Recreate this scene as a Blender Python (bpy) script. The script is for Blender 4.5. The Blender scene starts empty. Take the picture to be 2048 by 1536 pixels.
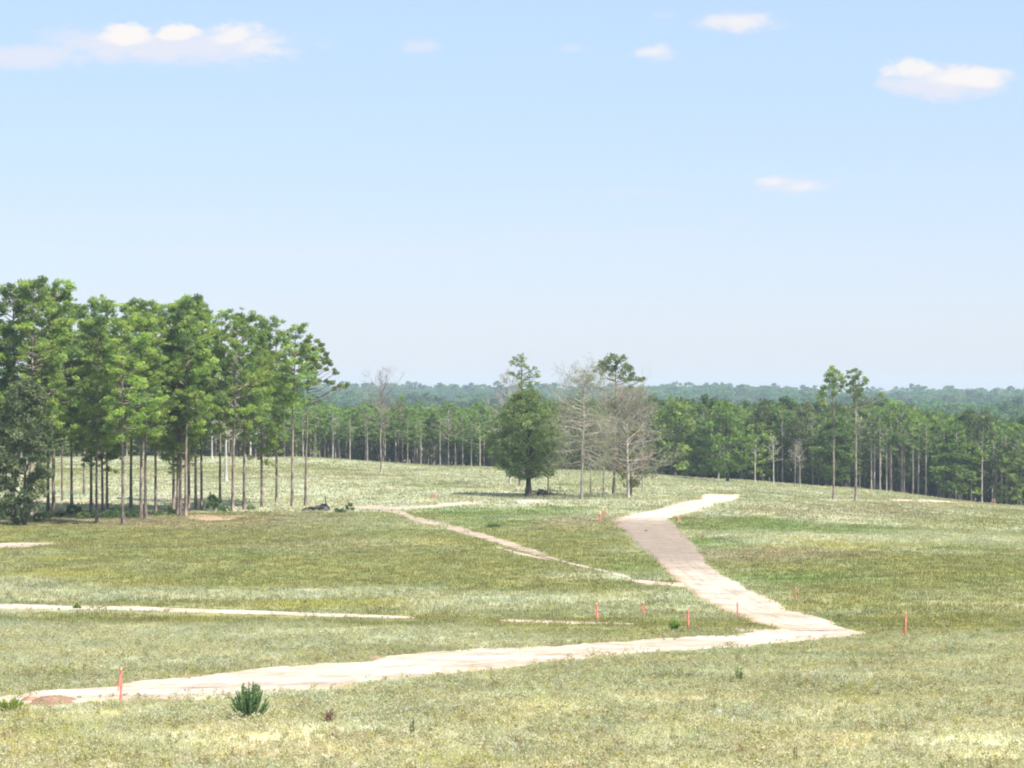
import bpy, math, random
import numpy as np
from math import sin, cos, pi, radians

# ------------------------------------------------------------------ camera, sky, sun, exposure
SC = bpy.context.scene
F = 4619.0          # focal length in photo pixels (photo 2048 wide)
YH = 790.0          # row of the level horizon
ZC = 15.0           # camera height
cam = bpy.data.cameras.new("camera")
cam.sensor_width = 36.0
cam.lens = 36.0 * F / 2048.0
cam.shift_y = (YH - 768.0) / 2048.0
cam.clip_start = 0.5
cam.clip_end = 30000.0
camo = bpy.data.objects.new("camera", cam)
camo.location = (0, 0, ZC)
camo.rotation_euler = (radians(90), 0, 0)
SC.collection.objects.link(camo)
SC.camera = camo

SUN_EL, SUN_AZ = radians(54), radians(124)    # azimuth clockwise from the view direction (+Y)
SUN_E = 4.4
EXPOSURE = 1.15
SKY_S = 0.10
HAZE_D = 0.00017

SC.cycles.pixel_filter_type = 'BLACKMAN_HARRIS'
SC.cycles.filter_width = 2.0
SC.view_settings.view_transform = 'Standard'
SC.view_settings.look = 'None'
SC.view_settings.exposure = EXPOSURE
SC.view_settings.gamma = 1.0
SC.view_settings.use_curve_mapping = False

sd = bpy.data.lights.new("sun", 'SUN')
sd.energy = SUN_E
sd.angle = radians(0.55)
sd.color = (1.0, 0.955, 0.88)
so = bpy.data.objects.new("sun", sd)
dx, dy, dz = sin(SUN_AZ) * cos(SUN_EL), cos(SUN_AZ) * cos(SUN_EL), sin(SUN_EL)
import mathutils
so.rotation_euler = mathutils.Vector((dx, dy, dz)).to_track_quat('Z', 'Y').to_euler()
so.location = (60, -30, 120)
SC.collection.objects.link(so)


class NT:
    """small helper for node trees"""
    def __init__(s, nt):
        s.nt = nt
        nt.nodes.clear()

    def n(s, t, **kw):
        nd = s.nt.nodes.new(t)
        for k, v in kw.items():
            setattr(nd, k, v)
        return nd

    def l(s, a, b):
        s.nt.links.new(a, b)

    def put(s, sock, v):
        if isinstance(v, (int, float)):
            sock.default_value = v
        elif isinstance(v, tuple):
            sock.default_value = v if len(v) == len(sock.default_value) else (*v, 1.0)
        else:
            s.l(v, sock)

    def m(s, op, a, b=0.0, c=None, clamp=False):
        nd = s.n('ShaderNodeMath', operation=op)
        nd.use_clamp = clamp
        s.put(nd.inputs[0], a)
        s.put(nd.inputs[1], b)
        if c is not None:
            s.put(nd.inputs[2], c)
        return nd.outputs[0]

    def mix(s, f, a, b, bt='MIX'):
        nd = s.n('ShaderNodeMix', data_type='RGBA', blend_type=bt)
        s.put(nd.inputs['Factor'], f)
        s.put(nd.inputs[6], a)
        s.put(nd.inputs[7], b)
        return nd.outputs[2]

    def noise(s, vec, scale, detail=3.0, rough=0.55, dist=0.0):
        nd = s.n('ShaderNodeTexNoise')
        nd.inputs['Scale'].default_value = scale
        nd.inputs['Detail'].default_value = detail
        nd.inputs['Roughness'].default_value = rough
        nd.inputs['Distortion'].default_value = dist
        if vec is not None:
            s.l(vec, nd.inputs['Vector'])
        return nd

    def ramp(s, f, lo, hi, a=0.0, b=1.0):
        nd = s.n('ShaderNodeMapRange', interpolation_type='SMOOTHSTEP')
        s.put(nd.inputs[0], f)
        s.put(nd.inputs[1], lo)
        s.put(nd.inputs[2], hi)
        s.put(nd.inputs[3], a)
        s.put(nd.inputs[4], b)
        return nd.outputs[0]


def build_world():
    w = bpy.data.worlds.new("World")
    SC.world = w
    w.use_nodes = True
    g = NT(w.node_tree)
    out = g.n('ShaderNodeOutputWorld')
    sky = g.n('ShaderNodeTexSky', sky_type='NISHITA')
    sky.sun_disc = False
    sky.sun_elevation = SUN_EL
    sky.sun_rotation = SUN_AZ
    sky.altitude = 50
    sky.air_density = 1.0
    sky.dust_density = 0.6
    sky.ozone_density = 2.0
    tc = g.n('ShaderNodeTexCoord')
    sx = g.n('ShaderNodeSeparateXYZ')
    g.l(tc.outputs['Generated'], sx.inputs[0])
    X, Y, Z = sx.outputs
    ys = g.m('MAXIMUM', Y, 0.02)
    U = g.m('DIVIDE', X, ys)              # tangent of the bearing from north (+Y)
    V = g.m('DIVIDE', Z, ys)              # tangent of the elevation
    cb = g.n('ShaderNodeCombineXYZ')
    g.l(U, cb.inputs[0])
    g.l(g.m('MULTIPLY', V, 1.9), cb.inputs[1])
    n1 = g.noise(cb.outputs[0], 95, 6, 0.68).outputs['Fac']
    n2 = g.noise(cb.outputs[0], 22, 4, 0.6).outputs['Fac']
    n1c = g.m('SUBTRACT', n1, 0.5)
    n2c = g.m('SUBTRACT', n2, 0.5)

    def blob(px, py, rx, ry, amp, soft, kn, flat=1.0):
        u0, v0 = (px - 1024) / F, (YH - py) / F
        du = g.m('DIVIDE', g.m('SUBTRACT', U, u0), rx / F)
        dv0 = g.m('SUBTRACT', V, v0)
        up = g.m('DIVIDE', g.m('MAXIMUM', dv0, 0.0), ry / F)
        dn = g.m('DIVIDE', g.m('MINIMUM', dv0, 0.0), ry * flat / F)
        d = g.m('ADD', g.m('MULTIPLY', du, du), g.m('ADD', g.m('MULTIPLY', up, up), g.m('MULTIPLY', dn, dn)))
        e = g.m('ADD', g.m('ADD', g.m('SUBTRACT', 1.0, g.m('SQRT', d)), g.m('MULTIPLY', n1c, kn)), g.m('MULTIPLY', n2c, kn * 1.0))
        return g.m('MULTIPLY', g.ramp(e, 0.0, soft), amp)

    def union(lst):
        r = lst[0]
        for q in lst[1:]:
            r = g.m('MAXIMUM', r, q)
        return r
    veil = union([
        blob(330, 92, 330, 54, .72, .8, 1.2), blob(50, 112, 190, 34, .62, .7, 1.3), blob(150, 78, 70, 26, .4, .7, 1.2),
        blob(440, 100, 150, 32, .55, .6, 1.3),
        blob(838, 94, 56, 22, .5, .9, 1.2), blob(1145, 96, 40, 14, .3, .9, 1.3), blob(1310, 106, 64, 27, .6, .8, 1.2),
        blob(1478, 46, 115, 28, .7, .8, 1.2), blob(1885, 163, 170, 46, .72, .7, 1.2), blob(1580, 372, 120, 28, .55, .8, 1.2),
        blob(1330, 30, 45, 14, .22, 1., 1.3), blob(1480, 440, 60, 12, .25, 1., 1.3), blob(570, 600, 60, 16, .15, 1., 1.3),
        blob(1850, 565, 120, 12, .16, 1., 1.4), blob(860, 555, 90, 12, .14, 1., 1.4),
        blob(1230, 385, 240, 16, .18, 1., 1.4), blob(1700, 520, 600, 22, .18, 1., 1.6), blob(600, 505, 700, 34, .26, 1., 1.6), blob(300, 440, 500, 16, .16, 1., 1.6), blob(1200, 470, 400, 14, .16, 1., 1.6), blob(900, 610, 900, 14, .14, 1., 1.6)])
    tops = union([
        blob(254, 70, 62, 29, 1., .5, 1.2, .8), blob(352, 68, 52, 28, 1., .42, 1.3, .55), blob(386, 62, 26, 10, .8, .8, 1.3),
        blob(470, 66, 60, 26, .85, .9, 1.8), blob(520, 88, 66, 32, .6, 1.1, 2.0),
        blob(1308, 104, 50, 24, .6, 1.0, 1.4, .8), blob(1470, 44, 84, 22, .6, 1.0, 1.7), blob(1820, 138, 72, 29, .9, .65, 1.4, .7),
        blob(1930, 156, 94, 29, .9, .65, 1.4, .7), blob(1550, 362, 58, 15, .8, 1.0, 1.5), blob(1610, 374, 56, 15, .65, 1.0, 1.5)])
    front = g.m('GREATER_THAN', Y, 0.05)
    veil = g.m('MULTIPLY', g.m('MULTIPLY', veil, 1.3, clamp=True), front)
    tops = g.m('MULTIPLY', tops, front)
    # slow unevenness of the thin high air
    hs = g.n('ShaderNodeHueSaturation')
    hs.inputs['Saturation'].default_value = 1.12
    g.l(sky.outputs[0], hs.inputs['Color'])
    tint = g.mix(1.0, hs.outputs[0], (0.92, 0.90, 1.08, 1), 'MULTIPLY')
    b1 = g.n('ShaderNodeBackground')
    g.l(tint, b1.inputs[0])
    b1.inputs[1].default_value = SKY_S
    b2 = g.n('ShaderNodeBackground')
    b2.inputs[0].default_value = (0.86, 0.885, 1.0, 1)
    b2.inputs[1].default_value = 0.425
    b3 = g.n('ShaderNodeBackground')
    b3.inputs[0].default_value = (1.0, 0.965, 0.95, 1)
    b3.inputs[1].default_value = 0.44
    # thin bright veil of high air, denser towards the horizon
    bv = g.n('ShaderNodeBackground')
    el = g.m('MAXIMUM', Z, 0.0)
    g.l(g.mix(g.ramp(el, 0.0, 0.16), (0.775, 0.85, 1.0, 1), (0.68, 0.86, 1.0, 1)), bv.inputs[0])
    bv.inputs[1].default_value = 0.385
    m0 = g.n('ShaderNodeMixShader')
    g.l(g.ramp(el, 0.0, 0.5, 0.73, 0.56), m0.inputs[0]); g.l(b1.outputs[0], m0.inputs[1]); g.l(bv.outputs[0], m0.inputs[2])
    m1 = g.n('ShaderNodeMixShader')
    g.l(veil, m1.inputs[0]); g.l(m0.outputs[0], m1.inputs[1]); g.l(b2.outputs[0], m1.inputs[2])
    m2 = g.n('ShaderNodeMixShader')
    g.l(tops, m2.inputs[0]); g.l(m1.outputs[0], m2.inputs[1]); g.l(b3.outputs[0], m2.inputs[2])
    g.l(m2.outputs[0], out.inputs[0])


build_world()

# ------------------------------------------------------------------ helpers
COL = SC.collection
RNG = np.random.default_rng(7)


def hash2(ix, iy, seed):
    h = (ix.astype(np.int64) * 374761393 + iy.astype(np.int64) * 668265263 + seed * 1442695041) & 0xFFFFFFFF
    h = ((h ^ (h >> 13)) * 1274126177) & 0xFFFFFFFF
    h = (h ^ (h >> 16)) & 0xFFFFFFFF
    return h / 4294967295.0


def vnoise(x, y, scale, seed=0):
    x = np.asarray(x, float) / scale
    y = np.asarray(y, float) / scale
    ix, iy = np.floor(x), np.floor(y)
    fx, fy = x - ix, y - iy
    fx = fx * fx * (3 - 2 * fx)
    fy = fy * fy * (3 - 2 * fy)
    a, b = hash2(ix, iy, seed), hash2(ix + 1, iy, seed)
    c, d = hash2(ix, iy + 1, seed), hash2(ix + 1, iy + 1, seed)
    return (a * (1 - fx) + b * fx) * (1 - fy) + (c * (1 - fx) + d * fx) * fy


def fbm(x, y, scale, seed=0, octv=4, g=0.55):
    s, a, t = 0, 1.0, 0
    for k in range(octv):
        s = s + a * vnoise(x, y, scale / 2 ** k, seed + k * 17)
        t += a
        a *= g
    return s / t


def sstep(x, a, b):
    t = np.clip((x - a) / (b - a), 0, 1)
    return t * t * (3 - 2 * t)


# ------------------------------------------------------------------ terrain: drop below the camera by bearing and distance
TD = np.array([-200, -60, 0, 10, 30, 62, 81, 105, 132, 170, 210, 250, 300, 350, 400, 430, 470, 520, 700, 900, 1200, 1500, 2000, 2500, 2800, 3400, 6000.])
_near = [14, 9, 1.8, 3, 6.4, 10.0, 10.75, 11.9, 13.0]
TP = np.array([-1400, 0, 600, 900, 1200, 1450, 1700, 2048, 3400.])
_rest = [
    [13.0, 13.1, 13.1, 12.7, 12.2, 11.9, 11.8, 12.6, 15.5, 27, 36, 32, 29, 22, 15.5, 15.5, 40, 60],
    [13.0, 13.2, 13.2, 12.8, 12.3, 11.9, 11.7, 13.0, 16.0, 27, 36, 32, 29, 22, 15, 14.5, 40, 60],
    [13.1, 13.2, 13.2, 12.8, 12.3, 11.9, 11.7, 13.6, 16.8, 27, 36, 32, 29, 22, 14.5, 14.5, 40, 60],
    [13.1, 13.2, 13.2, 13.1, 13.1, 13.2, 13.3, 15.2, 17.6, 28, 36, 32, 29, 22, 14.5, 14.5, 40, 60],
    [13.1, 13.3, 13.4, 13.2, 13.4, 13.9, 14.2, 16.2, 18.6, 29, 37, 32, 29, 22, 15, 14.5, 40, 60],
    [13.1, 13.4, 13.6, 13.9, 14.5, 15.3, 15.8, 17.5, 19.5, 29, 38, 33, 30, 23, 16.5, 16.5, 40, 60],
    [13.2, 13.7, 14.4, 14.9, 16.0, 16.9, 17.3, 19.3, 21.0, 30, 38, 33, 30, 24, 18.5, 18.5, 40, 60],
    [13.3, 14.2, 15.3, 16.3, 17.7, 19.3, 20.9, 22.6, 24.5, 32, 38, 33, 31, 26, 21, 21.5, 40, 60],
    [13.6, 15.0, 17.0, 18.5, 20.5, 22.5, 24.0, 26.0, 28.0, 34, 38, 34, 32, 28, 23, 24, 40, 60],
]
TH = np.array([_near + r for r in _rest])


def catmull(xk, yk, x):
    i = np.clip(np.searchsorted(xk, x) - 1, 0, len(xk) - 2)
    h = xk[i + 1] - xk[i]
    d = np.diff(yk) / np.diff(xk)
    m = np.zeros(len(xk))
    # monotone (Fritsch-Carlson like) tangents
    for k in range(1, len(xk) - 1):
        if d[k - 1] * d[k] > 0:
            w1 = 2 * (xk[k + 1] - xk[k]) + (xk[k] - xk[k - 1])
            w2 = (xk[k + 1] - xk[k]) + 2 * (xk[k] - xk[k - 1])
            m[k] = (w1 + w2) / (w1 / d[k - 1] + w2 / d[k])
    t = (x - xk[i]) / h
    return ((2 * t ** 3 - 3 * t ** 2 + 1) * yk[i] + (t ** 3 - 2 * t ** 2 + t) * h * m[i]
            + (-2 * t ** 3 + 3 * t ** 2) * yk[i + 1] + (t ** 3 - t ** 2) * h * m[i + 1])


FD = np.concatenate([np.arange(-200, 600, 1.0), np.arange(600, 6001, 10.0)])
FT = np.array([catmull(TD, TH[k], FD) for k in range(len(TP))])


def gz(x, y):
    """terrain height"""
    x = np.asarray(x, float)
    y = np.asarray(y, float)
    ye = np.maximum(y, 60.0)
    px = np.clip(1024 + F * x / ye, TP[0], TP[-1])
    i = np.clip(np.searchsorted(TP, px) - 1, 0, len(TP) - 2)
    t = (px - TP[i]) / (TP[i + 1] - TP[i])
    t = t * t * (3 - 2 * t) * 0.4 + t * 0.6
    yy = np.clip(y, -199, 5990)
    j = np.where(yy < 599, np.floor(yy + 200), 799 + np.floor((yy - 599.99) / 10)).astype(int)
    j = np.clip(j, 0, len(FD) - 2)
    s = np.clip((yy - FD[j]) / (FD[j + 1] - FD[j]), 0, 1)
    a = FT[i, j] * (1 - s) + FT[i, j + 1] * s
    b = FT[i + 1, j] * (1 - s) + FT[i + 1, j + 1] * s
    h = a * (1 - t) + b * t
    und = (fbm(x, y, 34, 5, 3) - 0.5) * 0.35 + (fbm(x, y, 9, 11, 2) - 0.5) * 0.12
    und = und * sstep(y, 40, 70) * (1 + 3 * sstep(y, 600, 1500))
    big = (fbm(x, y, 420, 23, 3) - 0.5) * 9 * sstep(y, 700, 1500)
    return ZC - h + und + big


_PD = np.arange(45.0, 720.0, 0.5)


def p2g(px, py):
    """photo pixel -> ground point"""
    px = np.atleast_1d(np.asarray(px, float))
    py = np.atleast_1d(np.asarray(py, float))
    out = np.zeros((len(px), 3))
    for k in range(len(px)):
        xs = (px[k] - 1024) / F * _PD
        ys = YH + F * (ZC - gz(xs, _PD)) / _PD
        hit = np.nonzero(ys <= py[k])[0]
        j = hit[0] if len(hit) else int(np.argmin(ys))
        D = _PD[j]
        if j > 0 and len(hit):
            t = (ys[j - 1] - py[k]) / max(ys[j - 1] - ys[j], 1e-6)
            D = _PD[j - 1] + 0.5 * t
        x = (px[k] - 1024) / F * D
        out[k] = (x, D, gz(x, D))
    return out


def proj(x, y, z=None):
    z = gz(x, y) if z is None else z
    return 1024 + F * x / np.maximum(y, 1), YH + F * (ZC - z) / np.maximum(y, 1)


# ------------------------------------------------------------------ mesh makers
def mesh_np(name, V, T, mats, col=None, mi=None, smooth=False):
    me = bpy.data.meshes.new(name)
    V = np.asarray(V, np.float32)
    T = np.asarray(T, np.int32)
    k = T.shape[1]
    me.vertices.add(len(V))
    me.vertices.foreach_set('co', V.ravel())
    me.loops.add(T.size)
    me.loops.foreach_set('vertex_index', T.ravel())
    me.polygons.add(len(T))
    me.polygons.foreach_set('loop_start', np.arange(0, T.size, k, dtype=np.int32))
    me.polygons.foreach_set('loop_total', np.full(len(T), k, np.int32))
    if mi is not None:
        me.polygons.foreach_set('material_index', np.asarray(mi, np.int32))
    if smooth:
        me.polygons.foreach_set('use_smooth', np.ones(len(T), bool))
    me.update()
    if col is not None:
        c = np.ones((len(V), 4), np.float32)
        c[:, :3] = col
        at = me.color_attributes.new('Col', 'FLOAT_COLOR', 'POINT')
        at.data.foreach_set('color', c.ravel())
    for m in (mats if isinstance(mats, (list, tuple)) else [mats]):
        me.materials.append(m)
    return me


def obj(name, me, parent=None, loc=None):
    o = bpy.data.objects.new(name, me)
    COL.objects.link(o)
    if parent is not None:
        o.parent = parent
    if loc is not None:
        o.location = loc
    return o


def thing(name, label, cat, loc=(0, 0, 0), rz=0.0, group=None, me=None):
    o = bpy.data.objects.new(name, me)
    COL.objects.link(o)
    o.location = loc
    o.rotation_euler = (0, 0, rz)
    o['label'] = label
    o['category'] = cat
    if group:
        o['group'] = group
    return o


def structure(name, me):
    o = obj(name, me)
    o['kind'] = 'structure'
    return o


class Tubes:
    def __init__(s):
        s.V, s.Q, s.C, s.n = [], [], [], 0

    def add(s, pts, rad, sides=6, col=None):
        pts = np.asarray(pts, float)
        n = len(pts)
        rad = np.broadcast_to(np.asarray(rad, float), (n,))
        d = np.gradient(pts, axis=0)
        d /= np.linalg.norm(d, axis=1, keepdims=True) + 1e-9
        ref = np.array([0, 0, 1.0]) if abs(d[0, 2]) < 0.8 else np.array([1.0, 0, 0])
        a = np.cross(d, ref)
        a /= np.linalg.norm(a, axis=1, keepdims=True) + 1e-9
        b = np.cross(d, a)
        th = np.linspace(0, 2 * pi, sides, endpoint=False)
        ring = pts[:, None, :] + rad[:, None, None] * (a[:, None, :] * np.cos(th)[None, :, None] + b[:, None, :] * np.sin(th)[None, :, None])
        s.V.append(ring.reshape(-1, 3))
        i = np.arange(n - 1)[:, None] * sides
        j = np.arange(sides)[None, :]
        j2 = (j + 1) % sides
        q = np.stack([i + j, i + j2, i + sides + j2, i + sides + j], -1).reshape(-1, 4) + s.n
        s.Q.append(q)
        if col is not None:
            s.C.append(np.broadcast_to(np.asarray(col, float), (n * sides, 3)))
        s.n += n * sides

    def mesh(s, name, mat):
        return mesh_np(name, np.concatenate(s.V), np.concatenate(s.Q), mat, np.concatenate(s.C) if s.C else None, smooth=True)


def leaves(P, size, rng, el=1.6, col=None, up=0.0):
    """one small pointed quad per point P, random facing; returns V (4n), Q, C"""
    n = len(P)
    size = np.broadcast_to(np.asarray(size, float), (n,))
    a = rng.normal(size=(n, 3))
    a[:, 2] += up
    a /= np.linalg.norm(a, axis=1, keepdims=True)
    b = rng.normal(size=(n, 3))
    b -= a * np.sum(a * b, axis=1, keepdims=True)
    b /= np.linalg.norm(b, axis=1, keepdims=True)
    A = a * size[:, None] * el * 0.5
    B = b * size[:, None] * 0.5
    V = np.stack([P - A, P + B * 0.9 - A * 0.1, P + A, P - B * 0.9 + A * 0.1], 1).reshape(-1, 3)
    Q = np.arange(4 * n).reshape(n, 4)
    C = None if col is None else np.repeat(col, 4, axis=0)
    return V, Q, C


# ------------------------------------------------------------------ materials
def mat_base(name):
    m = bpy.data.materials.new(name)
    m.use_nodes = True
    return m, NT(m.node_tree)


def m_leaf(name, transl=0.50, rough=0.65, spec=0.2, bright=1.0):
    m, g = mat_base(name)
    out = g.n('ShaderNodeOutputMaterial')
    at = g.n('ShaderNodeAttribute', attribute_name='Col')
    oi = g.n('ShaderNodeObjectInfo')
    v = g.ramp(oi.outputs['Random'], 0.0, 1.0, 0.86 * bright, 1.14 * bright)
    c = g.mix(1.0, at.outputs['Color'], v, 'MULTIPLY')
    p = g.n('ShaderNodeBsdfPrincipled')
    g.l(c, p.inputs['Base Color'])
    p.inputs['Roughness'].default_value = rough
    p.inputs['Specular IOR Level'].default_value = spec
    t = g.n('ShaderNodeBsdfTranslucent')
    g.l(g.mix(1.0, c, (1.25, 1.25, 0.6, 1), 'MULTIPLY'), t.inputs[0])
    mx = g.n('ShaderNodeMixShader')
    mx.inputs[0].default_value = transl
    g.l(p.outputs[0], mx.inputs[1]); g.l(t.outputs[0], mx.inputs[2])
    g.l(mx.outputs[0], out.inputs[0])
    return m


def m_bark(name, c1, c2, scale=3.0):
    m, g = mat_base(name)
    out = g.n('ShaderNodeOutputMaterial')
    tc = g.n('ShaderNodeTexCoord')
    mp = g.n('ShaderNodeMapping')
    mp.inputs['Scale'].default_value = (1, 1, 0.22)
    g.l(tc.outputs['Object'], mp.inputs[0])
    nz = g.noise(mp.outputs[0], scale, 5, 0.7)
    nb = g.noise(tc.outputs['Object'], 0.35, 2, 0.5)
    f = g.m('ADD', g.ramp(nz.outputs['Fac'], 0.35, 0.68), g.m('MULTIPLY', g.m('SUBTRACT', nb.outputs['Fac'], 0.5), 1.2), clamp=True)
    c = g.mix(f, c1, c2)
    oi = g.n('ShaderNodeObjectInfo')
    c = g.mix(1.0, c, g.ramp(oi.outputs['Random'], 0, 1, 0.75, 1.25), 'MULTIPLY')
    p = g.n('ShaderNodeBsdfPrincipled')
    g.l(c, p.inputs['Base Color'])
    p.inputs['Roughness'].default_value = 0.9
    p.inputs['Specular IOR Level'].default_value = 0.15
    bm = g.n('ShaderNodeBump')
    bm.inputs['Strength'].default_value = 0.7
    bm.inputs['Distance'].default_value = 0.03
    g.l(nz.outputs['Fac'], bm.inputs['Height'])
    g.l(bm.outputs[0], p.inputs['Normal'])
    g.l(p.outputs[0], out.inputs[0])
    return m


def m_attr(name, rough=0.9, nscale=1.5, amt=0.35, bump=0.1, fine=9.0, spec=0.1):
    """surface coloured by its own colour attribute, broken up by noise"""
    m, g = mat_base(name)
    out = g.n('ShaderNodeOutputMaterial')
    at = g.n('ShaderNodeAttribute', attribute_name='Col')
    tc = g.n('ShaderNodeTexCoord')
    a = g.noise(tc.outputs['Object'], nscale, 4, 0.65)
    b = g.noise(tc.outputs['Object'], fine, 3, 0.7)
    s = g.m('ADD', g.m('MULTIPLY', a.outputs['Fac'], 0.5), g.m('MULTIPLY', b.outputs['Fac'], 0.5))
    v = g.ramp(s, 0.3, 0.7, 1 - amt, 1 + amt)
    c = g.mix(1.0, at.outputs['Color'], v, 'MULTIPLY')
    p = g.n('ShaderNodeBsdfPrincipled')
    g.l(c, p.inputs['Base Color'])
    p.inputs['Roughness'].default_value = rough
    p.inputs['Specular IOR Level'].default_value = spec
    bm = g.n('ShaderNodeBump')
    bm.inputs['Strength'].default_value = 0.6
    bm.inputs['Distance'].default_value = bump
    g.l(s, bm.inputs['Height'])
    g.l(bm.outputs[0], p.inputs['Normal'])
    g.l(p.outputs[0], out.inputs[0])
    return m


def m_plain(name, c, rough=0.7, c2=None, scale=20.0, transl=0.0):
    m, g = mat_base(name)
    out = g.n('ShaderNodeOutputMaterial')
    tc = g.n('ShaderNodeTexCoord')
    nz = g.noise(tc.outputs['Object'], scale, 3, 0.6)
    cc = g.mix(g.ramp(nz.outputs['Fac'], 0.35, 0.65), c, c2 or tuple(v * 0.7 for v in c))
    p = g.n('ShaderNodeBsdfPrincipled')
    g.l(cc, p.inputs['Base Color'])
    p.inputs['Roughness'].default_value = rough
    p.inputs['Specular IOR Level'].default_value = 0.25
    if transl:
        t = g.n('ShaderNodeBsdfTranslucent')
        g.l(cc, t.inputs[0])
        mx = g.n('ShaderNodeMixShader')
        mx.inputs[0].default_value = transl
        g.l(p.outputs[0], mx.inputs[1]); g.l(t.outputs[0], mx.inputs[2])
        g.l(mx.outputs[0], out.inputs[0])
    else:
        g.l(p.outputs[0], out.inputs[0])
    return m


M = dict(
    leaf=m_leaf('foliage'),
    grass=m_leaf('grass_blades', 0.42, 0.8, 0.05),
    bark=m_bark('pine_bark', (0.09, 0.07, 0.06), (0.36, 0.29, 0.25)),
    palebark=m_bark('pale_bark', (0.235, 0.205, 0.18), (0.47, 0.42, 0.37)),
    whitebark=m_bark('bleached_wood', (0.42, 0.38, 0.34), (0.66, 0.62, 0.55)),
    darkbark=m_bark('dark_bark', (0.045, 0.04, 0.035), (0.15, 0.125, 0.11)),
    ground=m_attr('ground_soil_and_sward', 0.95, 0.9, 0.30, 0.12, 7.0),
    dirt=m_attr('bare_dirt', 0.95, 0.7, 0.24, 0.10, 4.5),
    lath=m_plain('stake_wood', (0.62, 0.48, 0.28), 0.7, (0.5, 0.38, 0.22)),
    tape=m_plain('flagging_tape', (0.78, 0.20, 0.17), 0.5, (0.80, 0.34, 0.28), 6.0, 0.35),
    fabric=m_plain('silt_fabric', (0.03, 0.03, 0.035), 0.6, (0.10, 0.09, 0.11), 3.0),
    deadwood=m_plain('dead_wood', (0.10, 0.08, 0.07), 0.9, (0.04, 0.035, 0.03), 4.0),
    greybox=m_plain('weathered_boards', (0.24, 0.20, 0.19), 0.8, (0.14, 0.11, 0.11), 5.0),
    barrel=m_plain('red_paint', (0.32, 0.035, 0.03), 0.6, (0.2, 0.03, 0.03), 3.0),
)

# ------------------------------------------------------------------ bare dirt: roads and tracks, traced on the ground
# each: far/left edge, near/right edge as photo pixels
DIRT = {}
DIRT['dirt_road'] = (
    [(-30, 1400), (25, 1393), (70, 1387), (150, 1380), (235, 1377), (275, 1366), (330, 1362), (400, 1358), (470, 1346), (520, 1340), (570, 1336), (640, 1332), (720, 1325), (765, 1315), (830, 1307), (930, 1301), (1040, 1298), (1130, 1292), (1200, 1286), (1300, 1281), (1400, 1275), (1480, 1269), (1530, 1263), (1600, 1256), (1690, 1261), (1732, 1265)],
    [(-30, 1407), (50, 1412), (130, 1411), (240, 1403), (330, 1397), (450, 1390), (540, 1384), (620, 1378), (690, 1374), (705, 1367), (780, 1359), (860, 1350), (950, 1340), (1060, 1329), (1180, 1315), (1240, 1307), (1360, 1300), (1480, 1293), (1580, 1285), (1620, 1281), (1660, 1276), (1690, 1273), (1732, 1269)])
DIRT['graded_road'] = (
    [(1405, 989), (1400, 999), (1345, 1010), (1290, 1024), (1235, 1036), (1224, 1042), (1240, 1056), (1262, 1078), (1290, 1101), (1318, 1130), (1345, 1156), (1368, 1170), (1383, 1185), (1388, 1196), (1440, 1214), (1490, 1234), (1535, 1251), (1575, 1262)],
    [(1482, 990), (1474, 998), (1425, 1010), (1400, 1021), (1352, 1032), (1338, 1042), (1356, 1052), (1378, 1074), (1400, 1106), (1436, 1145), (1470, 1160), (1505, 1182), (1540, 1197), (1560, 1208), (1600, 1226), (1660, 1243), (1690, 1254), (1722, 1264)])
DIRT['wheel_track'] = (
    [(700, 1010), (760, 1012), (800, 1019), (830, 1034), (880, 1044), (940, 1060), (1000, 1077), (1060, 1097), (1110, 1116)],
    [(698, 1018), (750, 1019), (800, 1029), (830, 1043), (880, 1053), (940, 1072), (1000, 1088), (1050, 1105), (1105, 1121)])
DIRT['overgrown_track'] = (
    [(1095, 1112), (1140, 1125), (1200, 1139), (1262, 1155)],
    [(1095, 1116), (1140, 1129), (1200, 1143), (1262, 1160)])
DIRT['rut'] = (
    [(990, 1092), (1030, 1103), (1075, 1113), (1100, 1119)],
    [(990, 1095), (1030, 1107), (1075, 1117), (1100, 1121)])
DIRT['sandy_track'] = (
    [(-60, 1206), (60, 1210), (160, 1213), (260, 1213), (350, 1217), (480, 1221), (600, 1225), (740, 1230), (830, 1234)],
    [(-60, 1214), (60, 1218), (160, 1219), (260, 1221), (350, 1224), (480, 1228), (600, 1231), (740, 1235), (830, 1238)])
DIRT['sandy_path'] = (
    [(990, 1239), (1060, 1241), (1120, 1243), (1200, 1245), (1270, 1248)],
    [(990, 1243), (1060, 1245), (1120, 1247), (1200, 1249), (1270, 1250)])
DIRT['side_track'] = (
    [(1260, 1158), (1290, 1161), (1320, 1165), (1368, 1166)],
    [(1265, 1164), (1290, 1168), (1320, 1170), (1368, 1174)])
DIRT['bare_strip'] = (
    [(1465, 1257), (1500, 1258), (1540, 1260), (1570, 1262)],
    [(1470, 1261), (1500, 1263), (1540, 1265), (1570, 1268)])
DIRT['sand_patch'] = (
    [(715, 1014), (790, 1015), (860, 1011), (930, 1004), (965, 1002)],
    [(715, 1019), (790, 1020), (860, 1015), (930, 1009), (965, 1006)])
DIRT['bare_soil'] = (
    [(1030, 1001), (1060, 999), (1095, 1001)],
    [(1032, 1006), (1060, 1007), (1097, 1005)])
DIRT['far_sand'] = (
    [(1780, 998), (1840, 999), (1900, 1002)],
    [(1780, 1002), (1840, 1004), (1900, 1005)])
DIRT['far_track'] = (
    [(1636, 998), (1700, 999), (1775, 1002)],
    [(1636, 1001), (1700, 1002), (1775, 1004)])
DIRT['grove_soil'] = (
    [(375, 1029), (410, 1029), (450, 1032), (500, 1030)],
    [(375, 1036), (410, 1042), (450, 1041), (500, 1034)])
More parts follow.
